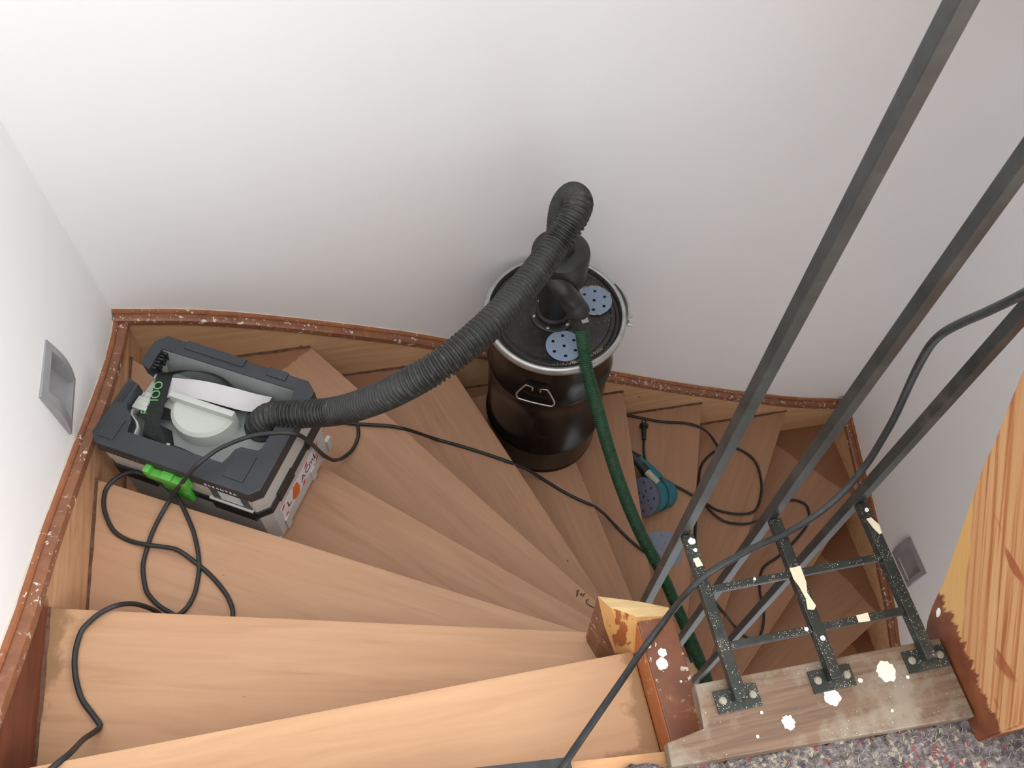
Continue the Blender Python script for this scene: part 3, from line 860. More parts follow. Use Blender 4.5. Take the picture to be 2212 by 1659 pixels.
vac = thing('vacuum_cleaner', 'light grey case-shaped vacuum cleaner with dark open lid and green latch', 'vacuum cleaner', (-0.370, 0.965, -0.637), R_(-30.5))
vac.scale = (0.96, 0.96, 0.96)
def octo(u, v, c):
    return [(-u, -v + c), (-u + c, -v), (u - c, -v), (u, -v + c), (u, v - c), (u - c, v), (-u + c, v), (-u, v - c)]
bm = bmesh.new()
prism(bm, octo(0.184, 0.133, 0.020), 0.012, 0.146)
prism(bm, octo(0.185, 0.134, 0.020), 0.165, 0.196)
for z0, z1 in ((0.0005, 0.013),):
    for sx in (-1, 1):
        for sy in (-1, 1):
            box(bm, sx * 0.155 - 0.025, sx * 0.155 + 0.025, sy * 0.105 - 0.022, sy * 0.105 + 0.022, z0, z1)
for v in (-0.095, 0.03, 0.112):
    box(bm, 0.18, 0.1885, v, v + 0.018, 0.012, 0.055)
link('case', bm, m_lg, vac)
bm = bmesh.new()
prism(bm, octo(0.1885, 0.1375, 0.022), 0.144, 0.168, 0.002)
for v0, v1 in ((-0.085, -0.02), (0.045, 0.11)):
    box(bm, 0.185, 0.1895, v0, v1, 0.138, 0.174)
box(bm, -0.165, -0.075, -0.1395, -0.135, 0.128, 0.172)
box(bm, 0.062, 0.160, -0.1395, -0.135, 0.128, 0.172)
link('middle_band', bm, m_bk, vac)
bm = bmesh.new()
C = [(-0.190, 0.018), (-0.190, -0.120), (-0.172, -0.140), (0.172, -0.140), (0.190, -0.122), (0.190, 0.120), (0.166, 0.140), (-0.170, 0.140), (-0.190, 0.118), (-0.190, 0.062), (-0.180, 0.055),
     (-0.163, 0.050), (-0.166, 0.108), (0.150, 0.112), (0.157, 0.085), (0.152, -0.038), (0.146, -0.048), (0.108, -0.049), (0.099, -0.058), (0.093, -0.097), (-0.125, -0.100), (-0.131, -0.068), (-0.140, -0.058), (-0.160, -0.046), (-0.163, -0.038), (-0.163, 0.010)]
prism(bm, [(x * 0.975, y * 0.968) for x, y in C], 0.195, 0.236)
link('upper_wall', bm, m_lg, vac)
bm = bmesh.new()
prism(bm, C, 0.235, 0.269, 0.003)
lid = link('lid_rim', bm, m_dk, vac)
for q in ((0.105, 0.150, -0.120, -0.060, 0.2685, 0.2715), (-0.176, -0.140, -0.124, -0.075, 0.2685, 0.2715), (-0.12, 0.02, 0.122, 0.1425, 0.2665, 0.272), (0.075, 0.12, 0.122, 0.1425, 0.2665, 0.272)):
    link('rim_pad', newbox(*q, 0.001), m_dk, lid)
bm = bmesh.new()
box(bm, -0.182, -0.170, -0.040, 0.010, 0.262, 0.2700)
link('carry_slot', bm, m_bk, lid)
bm = bmesh.new()
for k in range(6):
    box(bm, -0.166, -0.155 + 0.003 * (k % 2), 0.058 + 0.008 * k, 0.063 + 0.008 * k, 0.240, 0.262)
link('bristle_row', bm, m_bk, lid)
# tray liner
bm = bmesh.new()
tr = [(x * 0.995, y * 0.995) for x, y in C[11:]]
prism(bm, [(-0.166, 0.106), (0.149, 0.110), (0.155, 0.085), (0.150, -0.040), (0.100, -0.060), (0.093, -0.096), (-0.125, -0.099), (-0.162, -0.040), (-0.165, 0.02)], 0.1955, 0.204)
for (x0, y0), (x1, y1) in zip(tr[1:4], tr[2:5]):
    d = Vector((x1 - x0, y1 - y0, 0)); nrm = Vector((-d.y, d.x, 0)).normalized() * 0.003
    if (Vector((x0, y0, 0)) + nrm).length > Vector((x0, y0, 0)).length:
        nrm = -nrm
    vs = [bm.verts.new(p) for p in ((x0, y0, 0.203), (x1, y1, 0.203), (x1, y1, 0.262), (x0, y0, 0.262))]
    ws = [bm.verts.new(Vector(p) + nrm * (6 if p[2] < 0.22 else 1)) for p in ((x0, y0, 0.203), (x1, y1, 0.203), (x1, y1, 0.262), (x0, y0, 0.262))]
    bm.faces.new(vs); bm.faces.new(ws[::-1])
    for k in range(4):
        bm.faces.new((vs[k], vs[(k + 1) % 4], ws[(k + 1) % 4], ws[k]))
link('tray', bm, m_tray, vac)
# D-shaped white cover with its grip ridge
def dshape(s, n=20):
    pts = [(-0.087, 0.016), ]
    for k in range(n + 1):
        a = math.pi + math.pi * k / n
        pts.append((-0.018 + 0.072 * s * math.cos(a), 0.012 + 0.066 * s * math.sin(a)))
    return pts[1:]
bm = bmesh.new()
lo, mi, hi = dshape(1.0), dshape(0.97), dshape(0.86)
rows_ = [[bm.verts.new((x, y, z)) for x, y in q] for q, z in ((lo, 0.204), (mi, 0.241), (hi, 0.2475))]
for a, b_ in zip(rows_, rows_[1:]):
    for k in range(len(lo)):
        bm.faces.new((a[k], a[(k + 1) % len(lo)], b_[(k + 1) % len(lo)], b_[k]))
bm.faces.new(rows_[-1]); bm.faces.new(rows_[0][::-1])
cov = link('filter_cover', bm, m_white, vac, 'auto')
bm = bmesh.new()
box(bm, -0.094, 0.056, 0.008, 0.022, 0.204, 0.266, 0.003)
link('grip_ridge', bm, m_white, cov, 'auto')
bm = bmesh.new()
ribbon(bm, [(-0.111, 0.012, 0.240), (-0.05, 0.026, 0.252), (0.02, 0.034, 0.246), (0.06, 0.040, 0.240), (0.098, 0.052, 0.236)], [(-0.126, 0.060, 0.240), (-0.05, 0.070, 0.254), (0.02, 0.080, 0.248), (0.06, 0.086, 0.240), (0.096, 0.094, 0.232)], 0.0006)
pp = link('paper_strip', bm, m_paper, None, 'auto')
pp.scale = vac.scale; pp.location = vac.location; pp.rotation_euler = vac.rotation_euler
tag(pp, 'curled strip of white paper lying in the open vacuum cleaner lid', 'paper')
bm = bmesh.new()
box(bm, -0.112, -0.070, -0.002, 0.020, 0.224, 0.2246)
p2 = link('paper_scrap', bm, m_paper)
p2.scale = vac.scale; p2.location = vac.location; p2.rotation_euler = vac.rotation_euler
tag(p2, 'small scrap of white paper under the curled strip', 'paper')
# webbing straps
bm = bmesh.new()
ribbon(bm, [(-0.160, 0.066, 0.236), (-0.145, 0.03, 0.244), (-0.125, -0.03, 0.246), (-0.108, -0.088, 0.232)], [(-0.128, 0.074, 0.236), (-0.112, 0.034, 0.246), (-0.092, -0.026, 0.248), (-0.078, -0.080, 0.232)], 0.002)
st1 = link('carrying_strap', bm, m_strap, vac, 'auto')
me = text_mesh('OOL', 0.027, 0.0004)
def place_text(me, name, m, parent, o, xdir, ydir):
    x = Vector(xdir).normalized(); y = Vector(ydir); y = (y - x * y.dot(x)).normalized(); z = x.cross(y)
    ob = link(name, me, m, parent)
    ob.matrix_local = Matrix(((x.x, y.x, z.x, o[0]), (x.y, y.y, z.y, o[1]), (x.z, y.z, z.z, o[2]), (0, 0, 0, 1)))
    return ob
place_text(me, 'strap_lettering', m_gtext, st1, (-0.130, 0.012, 0.2505), (0.30, -0.95, 0.02), (0.95, 0.30, 0.06))
bm = bmesh.new()
ribbon(bm, [(-0.145, -0.046, 0.240), (-0.128, -0.050, 0.242), (-0.100, -0.056, 0.238)], [(-0.138, -0.020, 0.244), (-0.120, -0.022, 0.246), (-0.096, -0.030, 0.240)], 0.002)
st2 = link('carrying_strap', bm, m_strap, vac, 'auto')
place_text(text_mesh('P', 0.022, 0.0004), 'strap_lettering', m_gtext, st2, (-0.128, -0.035, 0.2465), (-0.35, 0.94, 0), (-0.94, -0.35, 0))
bm = bmesh.new()
ribbon(bm, [(-0.150, 0.068, 0.222), (-0.10, 0.092, 0.236), (-0.03, 0.100, 0.240), (0.03, 0.082, 0.222)], [(-0.150, 0.060, 0.246), (-0.10, 0.080, 0.256), (-0.03, 0.088, 0.258), (0.03, 0.072, 0.240)], 0.002)
ribbon(bm, [(-0.100, -0.03, 0.224), (-0.06, -0.02, 0.228), (0.0, 0.030, 0.238), (0.045, 0.040, 0.232)], [(-0.104, -0.008, 0.224), (-0.06, 0.0, 0.230), (0.0, 0.042, 0.242), (0.05, 0.052, 0.234)], 0.002)
link('carrying_strap', bm, m_strap, vac, 'auto')
bm = hull([(-0.112, -0.090, 0.204), (-0.060, -0.094, 0.204), (-0.034, -0.094, 0.206), (-0.075, -0.040, 0.205), (-0.105, -0.045, 0.205), (-0.100, -0.082, 0.246), (-0.075, -0.075, 0.248), (-0.085, -0.050, 0.242), (-0.048, -0.088, 0.236)])
link('folded_webbing', bm, m_strap, vac)
bm = bmesh.new()
tube(bm, [(-0.06, -0.086, 0.234), (-0.03, -0.082, 0.230), (0.03, -0.086, 0.225), (0.092, -0.094, 0.222)], 0.0045, 8, 0.006)
tube(bm, [(-0.05, -0.094, 0.228), (0.0, -0.0955, 0.226), (0.09, -0.0965, 0.224)], 0.003, 8, 0.006)
link('stowed_lead', bm, m_bk, vac, True)
bm = bmesh.new()
tube(bm, [(-0.052, -0.085, 0.2335), (-0.046, -0.084, 0.2325)], 0.0062, 12, raw=True)
link('white_collar', bm, m_white, vac, True)
bm = bmesh.new()
box(bm, -0.161, -0.127, -0.034, -0.004, 0.204, 0.247, 0.002)
box(bm, -0.156, -0.122, -0.002, 0.012, 0.204, 0.240, 0.002)
for k in (0, 1):
    box(bm, -0.160, -0.1265, -0.026 + 0.014 * k, -0.025 + 0.014 * k, 0.2465, 0.2478)
link('clip', bm, m_white, vac, 'auto')
# latch
bm = bmesh.new()
box(bm, -0.062, 0.036, -0.156, -0.138, 0.212, 0.236, 0.004)
for u, w in ((-0.055, 0.007), (-0.013, 0.013), (0.029, 0.007)):
    box(bm, u - w, u + w, -0.157, -0.128, 0.228, 0.2475 if w < 0.01 else 0.241, 0.003)
lt = link('latch', bm, m_green, vac, 'auto')
bm = bmesh.new()
box(bm, -0.036, 0.012, -0.152, -0.137, 0.176, 0.212, 0.004)
box(bm, -0.045, 0.021, -0.150, -0.137, 0.140, 0.180, 0.004)
link('latch_foot', bm, plain('green_latch_foot', rgb(78, 170, 58), 0.45, var=0.05), lt, 'auto')
# printing on the case
place_text(text_mesh('C L E A N T E C', 0.0105, 0.0003), 'lid_lettering', m_wtext, lid, (0.105, -0.1403, 0.246), (1, 0, 0), (0, 0, 1))
place_text(text_mesh('C L E A N T E C', 0.0105, 0.0003), 'lid_lettering', plain('dull_print', rgb(74, 74, 66), 0.6), lid, (-0.115, -0.1403, 0.246), (1, 0, 0), (0, 0, 1))
bm = newbox(0.070, 0.158, -0.1362, -0.130, 0.176, 0.226)
lb = link('rating_plate', bm, plain('dark_plate', rgb(84, 90, 92), 0.5), vac)
for k in range(6):
    bm = newbox(0.090, 0.140, -0.1368, -0.1361, 0.184 + 0.0065 * k, 0.187 + 0.0065 * k)
    link('print_line', bm, m_wtext, lb)
bm = newbox(0.060, 0.160, -0.140, -0.134, 0.169, 0.1745)
link('plate_lip', bm, m_white, vac)
# sticker on the right side
bm = newbox(0.1838, 0.1846, -0.092, 0.078, 0.052, 0.104)
sk = link('side_sticker', bm, plain('sticker_white', rgb(222, 218, 220), 0.5, var=0.02), vac)
def side_text(body, size, v, z, m):
    place_text(text_mesh(body, size, 0.0003), 'sticker_lettering', m, sk, (0.1849, v, z), (0, 1, 0), (0, 0, 1))
m_ink = plain('black_ink', rgb(30, 28, 28), 0.6)
m_ink2 = plain('grey_ink', rgb(74, 76, 88), 0.6)
side_text('L', 0.032, -0.062, 0.078, m_ink)
side_text('A', 0.030, 0.005, 0.078, m_ink2)
side_text('C', 0.030, 0.026, 0.078, m_ink2)
side_text('m', 0.028, 0.045, 0.078, m_ink2)
side_text('L', 0.032, 0.064, 0.078, m_ink)
bm = bmesh.new()
q = [(-0.048, 0.070), (-0.040, 0.056), (-0.022, 0.054), (-0.014, 0.072), (-0.018, 0.100), (-0.036, 0.103)]
f1 = [bm.verts.new((0.1847, a, b_)) for a, b_ in q]; f2 = [bm.verts.new((0.1854, a, b_)) for a, b_ in q]
bm.faces.new(f1); bm.faces.new(f2[::-1])
for k in range(6):
    bm.faces.new((f1[k], f1[(k + 1) % 6], f2[(k + 1) % 6], f2[k]))
link('orange_emblem', bm, plain('orange_print', rgb(214, 108, 48), 0.5), sk)
for v0, z0 in ((-0.090, 0.094), (-0.088, 0.052), (-0.005, 0.052), (0.018, 0.094), (0.060, 0.052), (0.070, 0.094)):
    bm = bmesh.new()
    pts = [(v0, z0), (v0 + 0.010, z0), (v0 + 0.016, z0 + 0.010), (v0 + 0.006, z0 + 0.010)]
    f1 = [bm.verts.new((0.1847, a, b_)) for a, b_ in pts]; f2 = [bm.verts.new((0.1851, a, b_)) for a, b_ in pts]
    bm.faces.new(f1); bm.faces.new(f2[::-1])
    for k in range(4):
        bm.faces.new((f1[k], f1[(k + 1) % 4], f2[(k + 1) % 4], f2[k]))
    link('red_stripe', bm, plain('red_print', rgb(204, 62, 58), 0.5), sk)
# inlet socket for the hose
iw = Matrix.Rotation(R_(30.5), 4, 'Z') @ (Vector((HOSE[0][0], HOSE[0][1], 0)) - Vector((-0.370, 0.965, 0))) / 0.96
bm = bmesh.new()
lathe(bm, [(0.040, 0.204), (0.040, 0.212), (0.035, 0.216), (0.034, 0.232)], 28, Matrix.Translation((iw.x, iw.y, 0)))
link('inlet_socket', bm, m_bk, vac, 'auto')

# ------------------------------------------------------------------ black steel drum
def m_drumf():
    n = N('black_drum_enamel')
    g = n.noise(n.map(), 9, 4)
    c = n.ramp(g, [(0.3, rgb(14, 13, 12)), (0.7, rgb(22, 20, 19))])
    return n.done(c, n.rng(g, 0.3, 0.7, 0.18, 0.28), 0.0, 0.35)
m_drum = m_drumf()
n = N('dusty_black_lid')
g = n.noise(n.map(), 40, 5, 0.7)
c = n.ramp(g, [(0.4, rgb(28, 27, 26)), (0.75, rgb(52, 48, 43))])
d = n.voro(n.map(), 330)
c = n.mix(n.math('MULTIPLY', n.rng(d, 0.2, 0.12), n.rng(n.noise(n.map(), 13, 3), 0.55, 0.62)), c, rgb(176, 150, 116))
m_lid = n.done(c, 0.38)
m_galv = plain('galvanised_ring', rgb(188, 190, 188), 0.36, 0.75, var=0.12, vscale=30)
drum = thing('steel_drum', 'black enamelled open-top steel drum with clamped lid on the winder tread', 'drum', (0.415, 1.207, -1.115))
bm = bmesh.new()
prof = [(0.148, 0.0), (0.156, 0.002), (0.157, 0.010), (0.155, 0.016), (0.158, 0.022)]
def bead(z): return [(0.1585, z - 0.010), (0.1625, z - 0.004), (0.1635, z), (0.1625, z + 0.004), (0.1585, z + 0.010)]
prof += bead(0.125) + [(0.1585, 0.30)] + bead(0.385) + [(0.1595, 0.48), (0.160, 0.545)]
lathe(bm, prof, 72)
link('shell', bm, m_drum, drum, 'auto')
bm = bmesh.new()
lathe(bm, [(0.1660, 0.5450), (0.1665, 0.5600), (0.1620, 0.5630), (0.1585, 0.5590), (0.1565, 0.5525), (0.150, 0.5510), (0.146, 0.5545), (0.138, 0.5545), (0.134, 0.5510), (0.0, 0.5515)][:-1], 72)
link('lid', bm, m_lid, drum, 'auto')
bm = bmesh.new()
ring = [(0.1685, 0.5430), (0.1735, 0.5470), (0.1745, 0.5550), (0.1735, 0.5630), (0.1680, 0.5675), (0.1620, 0.5655), (0.1620, 0.5635), (0.1675, 0.5645)]
K = 72
vs = [[bm.verts.new((r * math.cos(2 * math.pi * k / K), r * math.sin(2 * math.pi * k / K), z)) for r, z in ring] for k in range(K)]
for k in range(K):
    a, b_ = vs[k], vs[(k + 1) % K]
    for j in range(len(ring)):
        bm.faces.new((a[j], a[(j + 1) % len(ring)], b_[(j + 1) % len(ring)], b_[j]))
rg = link('clamp_ring', bm, m_galv, drum, True)
bm = bmesh.new()
st = []
for k in range(9):
    a = R_(-18 + 38 * k / 8)
    r0 = 0.1755 + 0.004 * math.sin(math.pi * k / 8)
    st.append([((r0) * math.cos(a), r0 * math.sin(a), 0.542), ((r0 + 0.005) * math.cos(a), (r0 + 0.005) * math.sin(a), 0.544), ((r0 + 0.005) * math.cos(a), (r0 + 0.005) * math.sin(a), 0.562), (r0 * math.cos(a), r0 * math.sin(a), 0.564)])
strip(bm, st)
for a in (-20, -12):
    lathe(bm, [(0.004, 0), (0.004, 0.012)], 10, frame_M((0.177 * math.cos(R_(a)), 0.177 * math.sin(R_(a)), 0.553), (math.cos(R_(a)), math.sin(R_(a)), 0)))
link('latch_lever', bm, m_galv, rg, 'auto')
# wire drop handle, facing the camera side of the drum
ah = math.atan2(1.075 - 1.207, 0.350 - 0.415)
def on(a, r, z): return (r * math.cos(ah + a), r * math.sin(ah + a), z)
bm = bmesh.new()
hz = 0.472
tube(bm, [on(-0.06, 0.166, hz - 0.018), on(-0.065, 0.166, hz - 0.004), on(-0.12, 0.167, hz), on(-0.16, 0.168, hz), on(-0.275, 0.173, hz - 0.044), on(-0.278, 0.174, hz - 0.054), on(-0.24, 0.176, hz - 0.061), on(0.24, 0.176, hz - 0.061), on(0.278, 0.174, hz - 0.054), on(0.275, 0.173, hz - 0.044), on(0.16, 0.168, hz), on(0.12, 0.167, hz), on(0.065, 0.166, hz - 0.004), on(0.06, 0.166, hz - 0.018)], 0.0023, 8, 0.004)
link('wire_handle', bm, plain('bright_wire', rgb(196, 192, 186), 0.3, 0.8), drum, True)
bm = bmesh.new()
strip(bm, [[on(a, 0.158, hz - 0.001), on(a, 0.1670, hz), on(a, 0.1690, hz + 0.004), on(a, 0.158, hz + 0.007)] for a in (-0.15, -0.1, 0, 0.1, 0.15)])
link('handle_lug', bm, m_drum, drum)

# ------------------------------------------------------------------ dust cyclone on the drum lid
m_rub = plain('black_rubber', rgb(42, 44, 43), 0.55, var=0.12, vscale=30)
m_cyc = plain('black_moulded_plastic', rgb(40, 40, 39), 0.42, var=0.12, vscale=25)
CY = Vector((0.410, 1.207, -0.564))
cyc = thing('dust_cyclone', 'black plastic dust cyclone bolted upright on the drum lid', 'cyclone', CY)
bm = bmesh.new()
lathe(bm, [(0.041, 0.007), (0.041, 0.020), (0.036, 0.026), (0.040, 0.07), (0.054, 0.125), (0.063, 0.160), (0.065, 0.166), (0.066, 0.230), (0.064, 0.238), (0.055, 0.244), (0.030, 0.246), (0.0275, 0.250), (0.0275, 0.292)], 48)
link('cone_body', bm, m_cyc, cyc, 'auto')
bm = bmesh.new()
lathe(bm, [(0.055, 0.0), (0.055, 0.006), (0.052, 0.008), (0.042, 0.008)], 48)
fg = link('flange', bm, m_cyc, cyc, 'auto')
for k in range(6):
    a = R_(-118 + 60 * k)
    bm = bmesh.new()
    lathe(bm, [(0.0042, 0.008), (0.0042, 0.0105), (0.0025, 0.0118)], 10, Matrix.Translation((0.0475 * math.cos(a), 0.0475 * math.sin(a), 0)))
    link('bolt', bm, m_galv, fg, 'auto')
G = [Vector(p) - CY for p in GREEN]
bm = bmesh.new()
tube(bm, [Vector((-0.040, 0.020, 0.200)), Vector((-0.022, -0.035, 0.197)), Vector((-0.008, -0.075, 0.190)), G[0] + Vector((0, 0, 0.004))], 0.024, 20, 0.006)
link('inlet_pipe', bm, m_cyc, cyc, True)
gdir = (G[3] - G[1]).normalized()
bm = bmesh.new()
tube(bm, [G[0] - (G[1] - G[0]).normalized() * 0.02, G[0], G[1], G[2], G[2] + gdir * 0.012], 0.026, 20, 0.004, lambda s: 0.0255 if s < 0.035 else (0.027 if s < 0.05 else 0.022))
cf = link('rubber_elbow', bm, m_rub, cyc, True)
bm = bmesh.new()
box(bm, -0.008, 0.008, -0.006, 0.006, 0.0, 0.003, 0.001, frame_M(G[2] + gdir * 0.003 + Vector((0.004, -0.012, 0.019)), (0.1, -0.35, 0.9), (1, 0.2, 0)))
link('tag', bm, plain('grey_tag', rgb(150, 150, 152), 0.5), cf)

# ------------------------------------------------------------------ hoses
def m_hose(name, dark, light, dust):
    n = N(name)
    g = n.noise(n.map(), 60, 5, 0.7)
    c = n.ramp(g, [(0.34, rgb(*dark)), (0.58, rgb(*light)), (0.84, rgb(*dust))])
    return n.done(c, n.rng(g, 0.3, 0.7, 0.38, 0.6), 0, 0.5)
HP = HOSE + [(0.4095, 1.2045, -0.305)]
pitch = 0.0092
def rbig(s):
    if s < 0.045:
        return 0.0300
    k = (s % pitch) / pitch
    return 0.0236 + 0.0054 * (math.sin(math.pi * k / 0.66) ** 0.5 if k < 0.66 else 0.0)
bm = bmesh.new()
tube(bm, HP, 0.029, 22, pitch / 7, rbig)
hs = link('suction_hose', bm, m_hose('black_ribbed_hose', (24, 25, 24), (46, 47, 45), (104, 102, 96)), None, True)
tag(hs, 'thick black ribbed suction hose arching from the vacuum to the cyclone', 'hose')
gp = 0.0048
def rgrn(s):
    k = (s % gp) / gp
    return 0.0146 + 0.0016 * math.sin(2 * math.pi * k)
bm = bmesh.new()
tube(bm, GREEN[2:], 0.015, 14, gp / 5, rgrn)
gh = link('suction_hose', bm, m_hose('green_ribbed_hose', (16, 52, 30), (28, 76, 44), (56, 104, 70)), None, True)
tag(gh, 'thin green ribbed hose hanging from the cyclone down past the railing', 'hose')
bm = bmesh.new()
tube(bm, DARKLEAD, 0.009, 10, 0.01, lambda s: 0.006 + 0.02 * s)
dl = link('hose_end_sleeve', bm, m_rub, gh, True)

# ------------------------------------------------------------------ sanding discs
m_disc = plain('blue_grey_abrasive', rgb(132, 147, 168), 0.8, var=0.05, vscale=300)
m_edge = plain('pale_disc_edge', rgb(206, 190, 164), 0.85, var=0.1)
def disc_bm(Rad, holes, th=0.0011):
    bm = bmesh.new()
    def ring_(cx, cy, r, n):
        v = [bm.verts.new((cx + r * math.cos(2 * math.pi * k / n), cy + r * math.sin(2 * math.pi * k / n), 0)) for k in range(n)]
        return [bm.edges.new((v[k], v[(k + 1) % n])) for k in range(n)]
    es = ring_(0, 0, Rad, 48)
    for x, y, r in holes:
        es += ring_(x, y, r, 12)
    bmesh.ops.triangle_fill(bm, use_beauty=True, use_dissolve=False, edges=es)
    fs = list(bm.faces)
    r = bmesh.ops.extrude_face_region(bm, geom=fs)
    bmesh.ops.translate(bm, vec=(0, 0, th), verts=[v for v in r['geom'] if isinstance(v, bmesh.types.BMVert)])
    return bm
H6 = [(0, 0, 0.0042)] + [(0.029 * math.cos(R_(60 * k + 12)), 0.029 * math.sin(R_(60 * k + 12)), 0.0042) for k in range(6)]
H8 = [(0, 0, 0.005)] + [(0.045 * math.cos(R_(45 * k + 10)), 0.045 * math.sin(R_(45 * k + 10)), 0.0048) for k in range(8)] + [(0.022 * math.cos(R_(90 * k + 30)), 0.022 * math.sin(R_(90 * k + 30)), 0.0042) for k in range(4)]
lidz = -1.115 + 0.5515
d = link('sanding_disc', disc_bm(0.044, H6), m_disc)
d.location = (0.4150, 1.1110, lidz + 0.003); d.rotation_euler = (0, 0, 0.2)
tag(d, 'small blue-grey sanding disc with clean edge at the front of the drum lid', 'sanding disc', 'small sanding discs on the drum lid')
d = link('sanding_disc', disc_bm(0.044, H6), m_disc)
d.location = (0.5190, 1.2300, lidz + 0.003)
tag(d, 'small blue-grey sanding disc with dusty frayed edge beside the cyclone', 'sanding disc', 'small sanding discs on the drum lid')
bm = bmesh.new()
for k in range(90):
    a = random.uniform(0.2, 2.7) if k < 70 else random.uniform(-2.4, -1.4)
    r = 0.0440 + random.uniform(-0.0006, 0.0012)
    box(bm, -0.0012, 0.0012, -0.001, 0.001, 0.0002, 0.0024, 0, Matrix.Translation((r * math.cos(a), r * math.sin(a), 0)) @ Matrix.Rotation(random.uniform(0, 3), 4, 'Z'))
e = link('frayed_edge', bm, m_edge, d); e['kind'] = 'stuff'
d = link('sanding_disc', disc_bm(0.0625, H8), m_disc)
d.location = (0.7535, 0.8735, -1.433); d.rotation_euler = (0, 0, 0.4)
tag(d, 'larger blue-grey sanding disc lying flat on a low tread under the railing', 'sanding disc')
# sawdust on the lid
bm = bmesh.new()
for k in range(260):
    if k < 190:
        a = random.gauss(-1.30, 0.22); r = 0.1495 - abs(random.gauss(0, 0.004)); z = 0.5535
    else:
        a = random.uniform(-0.6, 1.2); r = random.uniform(0.09, 0.148); z = 0.5525
    s = random.uniform(0.0004, 0.0010)
    box(bm, -s, s, -s, s, -s * .5, s * .6, 0, Matrix.Translation((r * math.cos(a), r * math.sin(a), z + 0.001)) @ Matrix.Rotation(random.uniform(0, 3), 4, 'Z'))
sd = link('sawdust', bm, plain('sawdust', rgb(176, 156, 126), 0.9))
sd.location = drum.location
tag(sd, 'pale sawdust scattered on the black drum lid', 'sawdust', kind='stuff')

# ------------------------------------------------------------------ orbital sander lying on its side
m_teal = plain('teal_plastic', rgb(26, 112, 124), 0.4, var=0.08, vscale=12)
nv = Vector((-0.86, -0.19, 0.49)).normalized()
DC = Vector((0.729, 1.036, -1.3775))
sand = thing('orbital_sander', 'teal random orbital sander lying on its side against a low riser', 'sander', (0.79, 1.06, -1.433))
S0 = Vector(sand.location)
FM = frame_M(DC - S0, nv, (0, 1, 0))
bm = bmesh.new()
lathe(bm, [(0.0600, -0.0115), (0.0620, -0.009), (0.0620, -0.003), (0.0615, -0.0012)], 40, FM)
link('backing_pad', bm, plain('grey_pad', rgb(70, 74, 80), 0.6), sand, 'auto')
bm = disc_bm(0.0625, H8)
bmesh.ops.transform(bm, matrix=FM @ Matrix.Translation((0, 0, -0.0008)), verts=bm.verts)
link('sanding_disc', bm, plain('violet_grey_abrasive', rgb(124, 132, 158), 0.8, var=0.05, vscale=300), sand)
bm = bmesh.new()
lathe(bm, [(0.046, -0.012), (0.056, -0.020), (0.058, -0.036), (0.054, -0.050), (0.051, -0.072), (0.049, -0.100), (0.041, -0.116), (0.018, -0.122)], 36, FM)
bd_ = link('motor_housing', bm, m_teal, sand, 'auto')
bm = bmesh.new()
lathe(bm, [(0.0545, -0.058), (0.0545, -0.062), (0.050, -0.066), (0.050, -0.056)], 36, FM, False)
link('seam_ring', bm, plain('dark_teal', rgb(14, 66, 76), 0.5), bd_, 'auto')
A0 = DC - S0 - nv * 0.080
bm = bmesh.new()
tube(bm, [A0, A0 + Vector((-0.010, 0.045, 0.012)), A0 + Vector((-0.030, 0.085, 0.026)), A0 + Vector((-0.052, 0.120, 0.036))], 0.03, 18, 0.004, lambda s: max(0.018, 0.040 - 0.18 * s))
link('grip', bm, m_teal, sand, True)
bm = bmesh.new()
tube(bm, [A0 + Vector((-0.050, 0.118, 0.035)), A0 + Vector((-0.075, 0.155, 0.040)), A0 + Vector((-0.095, 0.180, 0.040))], 0.02, 16, 0.004, lambda s: max(0.003, 0.0185 - 0.26 * s))
link('cord_guard', bm, m_bk, sand, True)
B0 = DC - S0 - nv * 0.03 + Vector((0.0, 0.045, 0.040))
bm = bmesh.new()
tube(bm, [B0 + Vector((0.020, -0.030, 0.016)), B0 + Vector((-0.004, 0.012, 0.020))], 0.0115, 16, raw=True)
link('dust_outlet', bm, plain('dusty_clear_plastic', rgb(176, 176, 164), 0.4), sand, 'auto')
bm = bmesh.new()
tube(bm, [B0 + Vector((-0.004, 0.012, 0.020)), B0 + Vector((-0.016, 0.034, 0.022))], 0.0145, 16, 0.002, lambda s: 0.0145 + 0.0012 * math.sin(s * 1400))
link('hose_clamp', bm, m_bk, sand, True)
bm = bmesh.new()
tube(bm, [B0 + Vector((-0.014, 0.034, 0.020)), B0 + Vector((-0.040, 0.078, 0.016))], 0.013, 14, raw=True)
link('dust_spout', bm, plain('slate_plastic', rgb(44, 62, 72), 0.35), sand, 'auto')
bm = bmesh.new()
lathe(bm, [(0.0065, 0), (0.0065, 0.004), (0.004, 0.0045)], 12, frame_M(A0 + Vector((0.0, 0.030, 0.046)), (0.0, -0.1, 1)))
link('button', bm, m_bk, sand, 'auto')
PL = [Vector(p) - S0 for p in PLUG_LEAD]
bm = bmesh.new()
tube(bm, PL + [A0 + Vector((-0.02, 0.03, -0.02))], 0.0042, 8, 0.006)
cord = link('power_cord', bm, m_bk, sand, True)
pdir = (PL[0] - PL[1]).normalized()
bm = bmesh.new()
tube(bm, [PL[0], PL[0] + pdir * 0.030, PL[0] + pdir * 0.048, PL[0] + pdir * 0.049, PL[0] + pdir * 0.057], 0.01, 14, 0.002, lambda s: 0.0065 + 0.06 * s if s < 0.045 else 0.0145)
lathe(bm, [(0.0023, 0), (0.0023, 0.018)], 8, frame_M(PL[0] + pdir * 0.056 + Vector((0.006, 0, 0.0)), pdir))
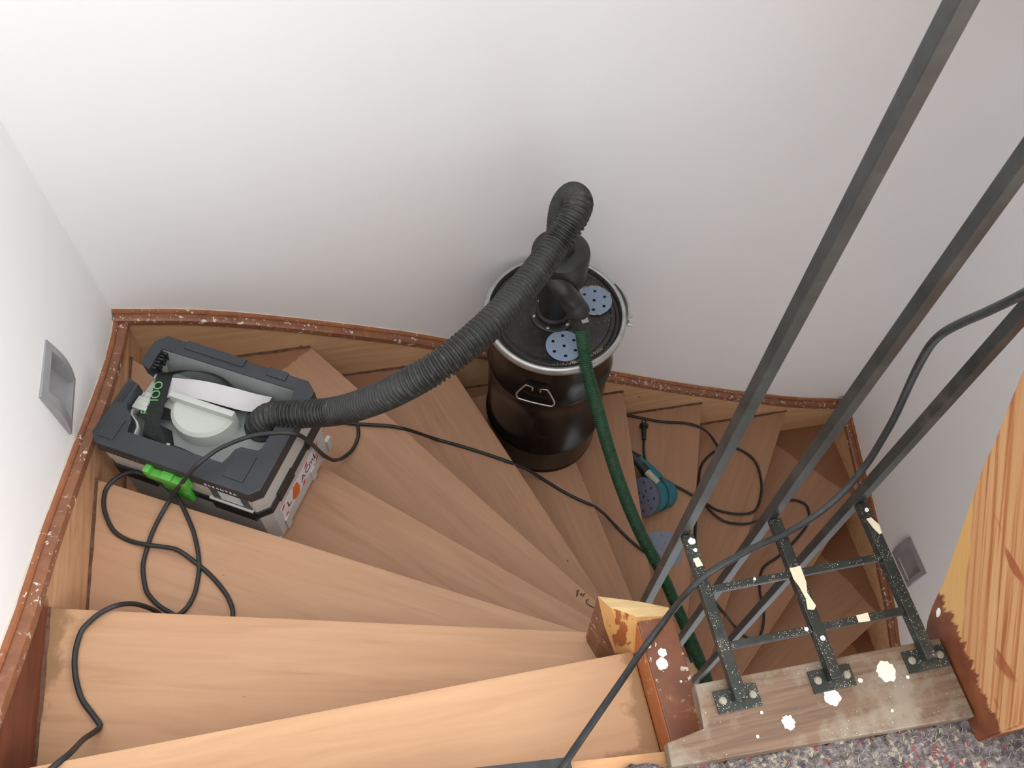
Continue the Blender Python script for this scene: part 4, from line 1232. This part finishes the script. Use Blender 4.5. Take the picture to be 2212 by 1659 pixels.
lathe(bm, [(0.0023, 0), (0.0023, 0.018)], 8, frame_M(PL[0] + pdir * 0.056 + Vector((-0.006, 0, 0.0)), pdir))
pg = link('plug', bm, [m_bk], cord, 'auto')
for f in pg.data.polygons:
    if (f.center - (PL[0] + pdir * 0.058)).dot(pdir) > 0.004:
        f.material_index = 0

# ------------------------------------------------------------------ cables
m_cable = plain('black_cable', rgb(38, 39, 40), 0.5, var=0.1, vscale=60)
m_cable2 = plain('worn_black_cable', rgb(46, 48, 49), 0.45, var=0.18, vscale=90)
bm = bmesh.new(); tube(bm, [(0.15, -1.05, -0.017), (-0.12, -0.62, -0.017), (-0.36, -0.22, -0.017), (-0.52, 0.08, -0.017), (-0.572, 0.17, -0.016), (-0.580, 0.215, -0.020), (-0.578, 0.240, -0.10)] + EXT_CABLE, 0.0044, 10, 0.006)
tag(link('extension_cable', bm, m_cable, None, True), 'thin black cable looping over the upper treads and the vacuum cleaner', 'cable')
bm = bmesh.new(); tube(bm, [(-0.55, -0.75, -0.016), (-0.30, -0.45, -0.016), (-0.06, -0.16, -0.016), (0.05, 0.02, -0.010)] + THICK_CABLE[1:] + [(0.78, 0.36, 0.86), (0.86, 0.34, 0.88), (0.93, 0.33, 0.80), (0.96, 0.36, 0.66)], 0.0047, 10, 0.008)
tag(link('power_cable', bm, m_cable2, None, True), 'thicker black cable strung across the railing brackets to the landing', 'cable')
bm = bmesh.new(); tube(bm, COIL, 0.0044, 8, 0.008)
tag(link('sander_cable', bm, m_cable, None, True), 'black cable coiled loosely on the low treads behind the bars', 'cable')

# crumpled white sheet deep in the well
bm = bmesh.new()
ribbon(bm, [(0.736, 0.605, -1.590), (0.728, 0.56, -1.578), (0.722, 0.52, -1.586), (0.716, 0.478, -1.590)], [(0.758, 0.592, -1.590), (0.775, 0.555, -1.574), (0.780, 0.52, -1.584), (0.790, 0.480, -1.590)], 0.0008)
tag(link('paper_sheet', bm, m_paper, None, False), 'crumpled white sheet lying low behind the brown newel block', 'paper')
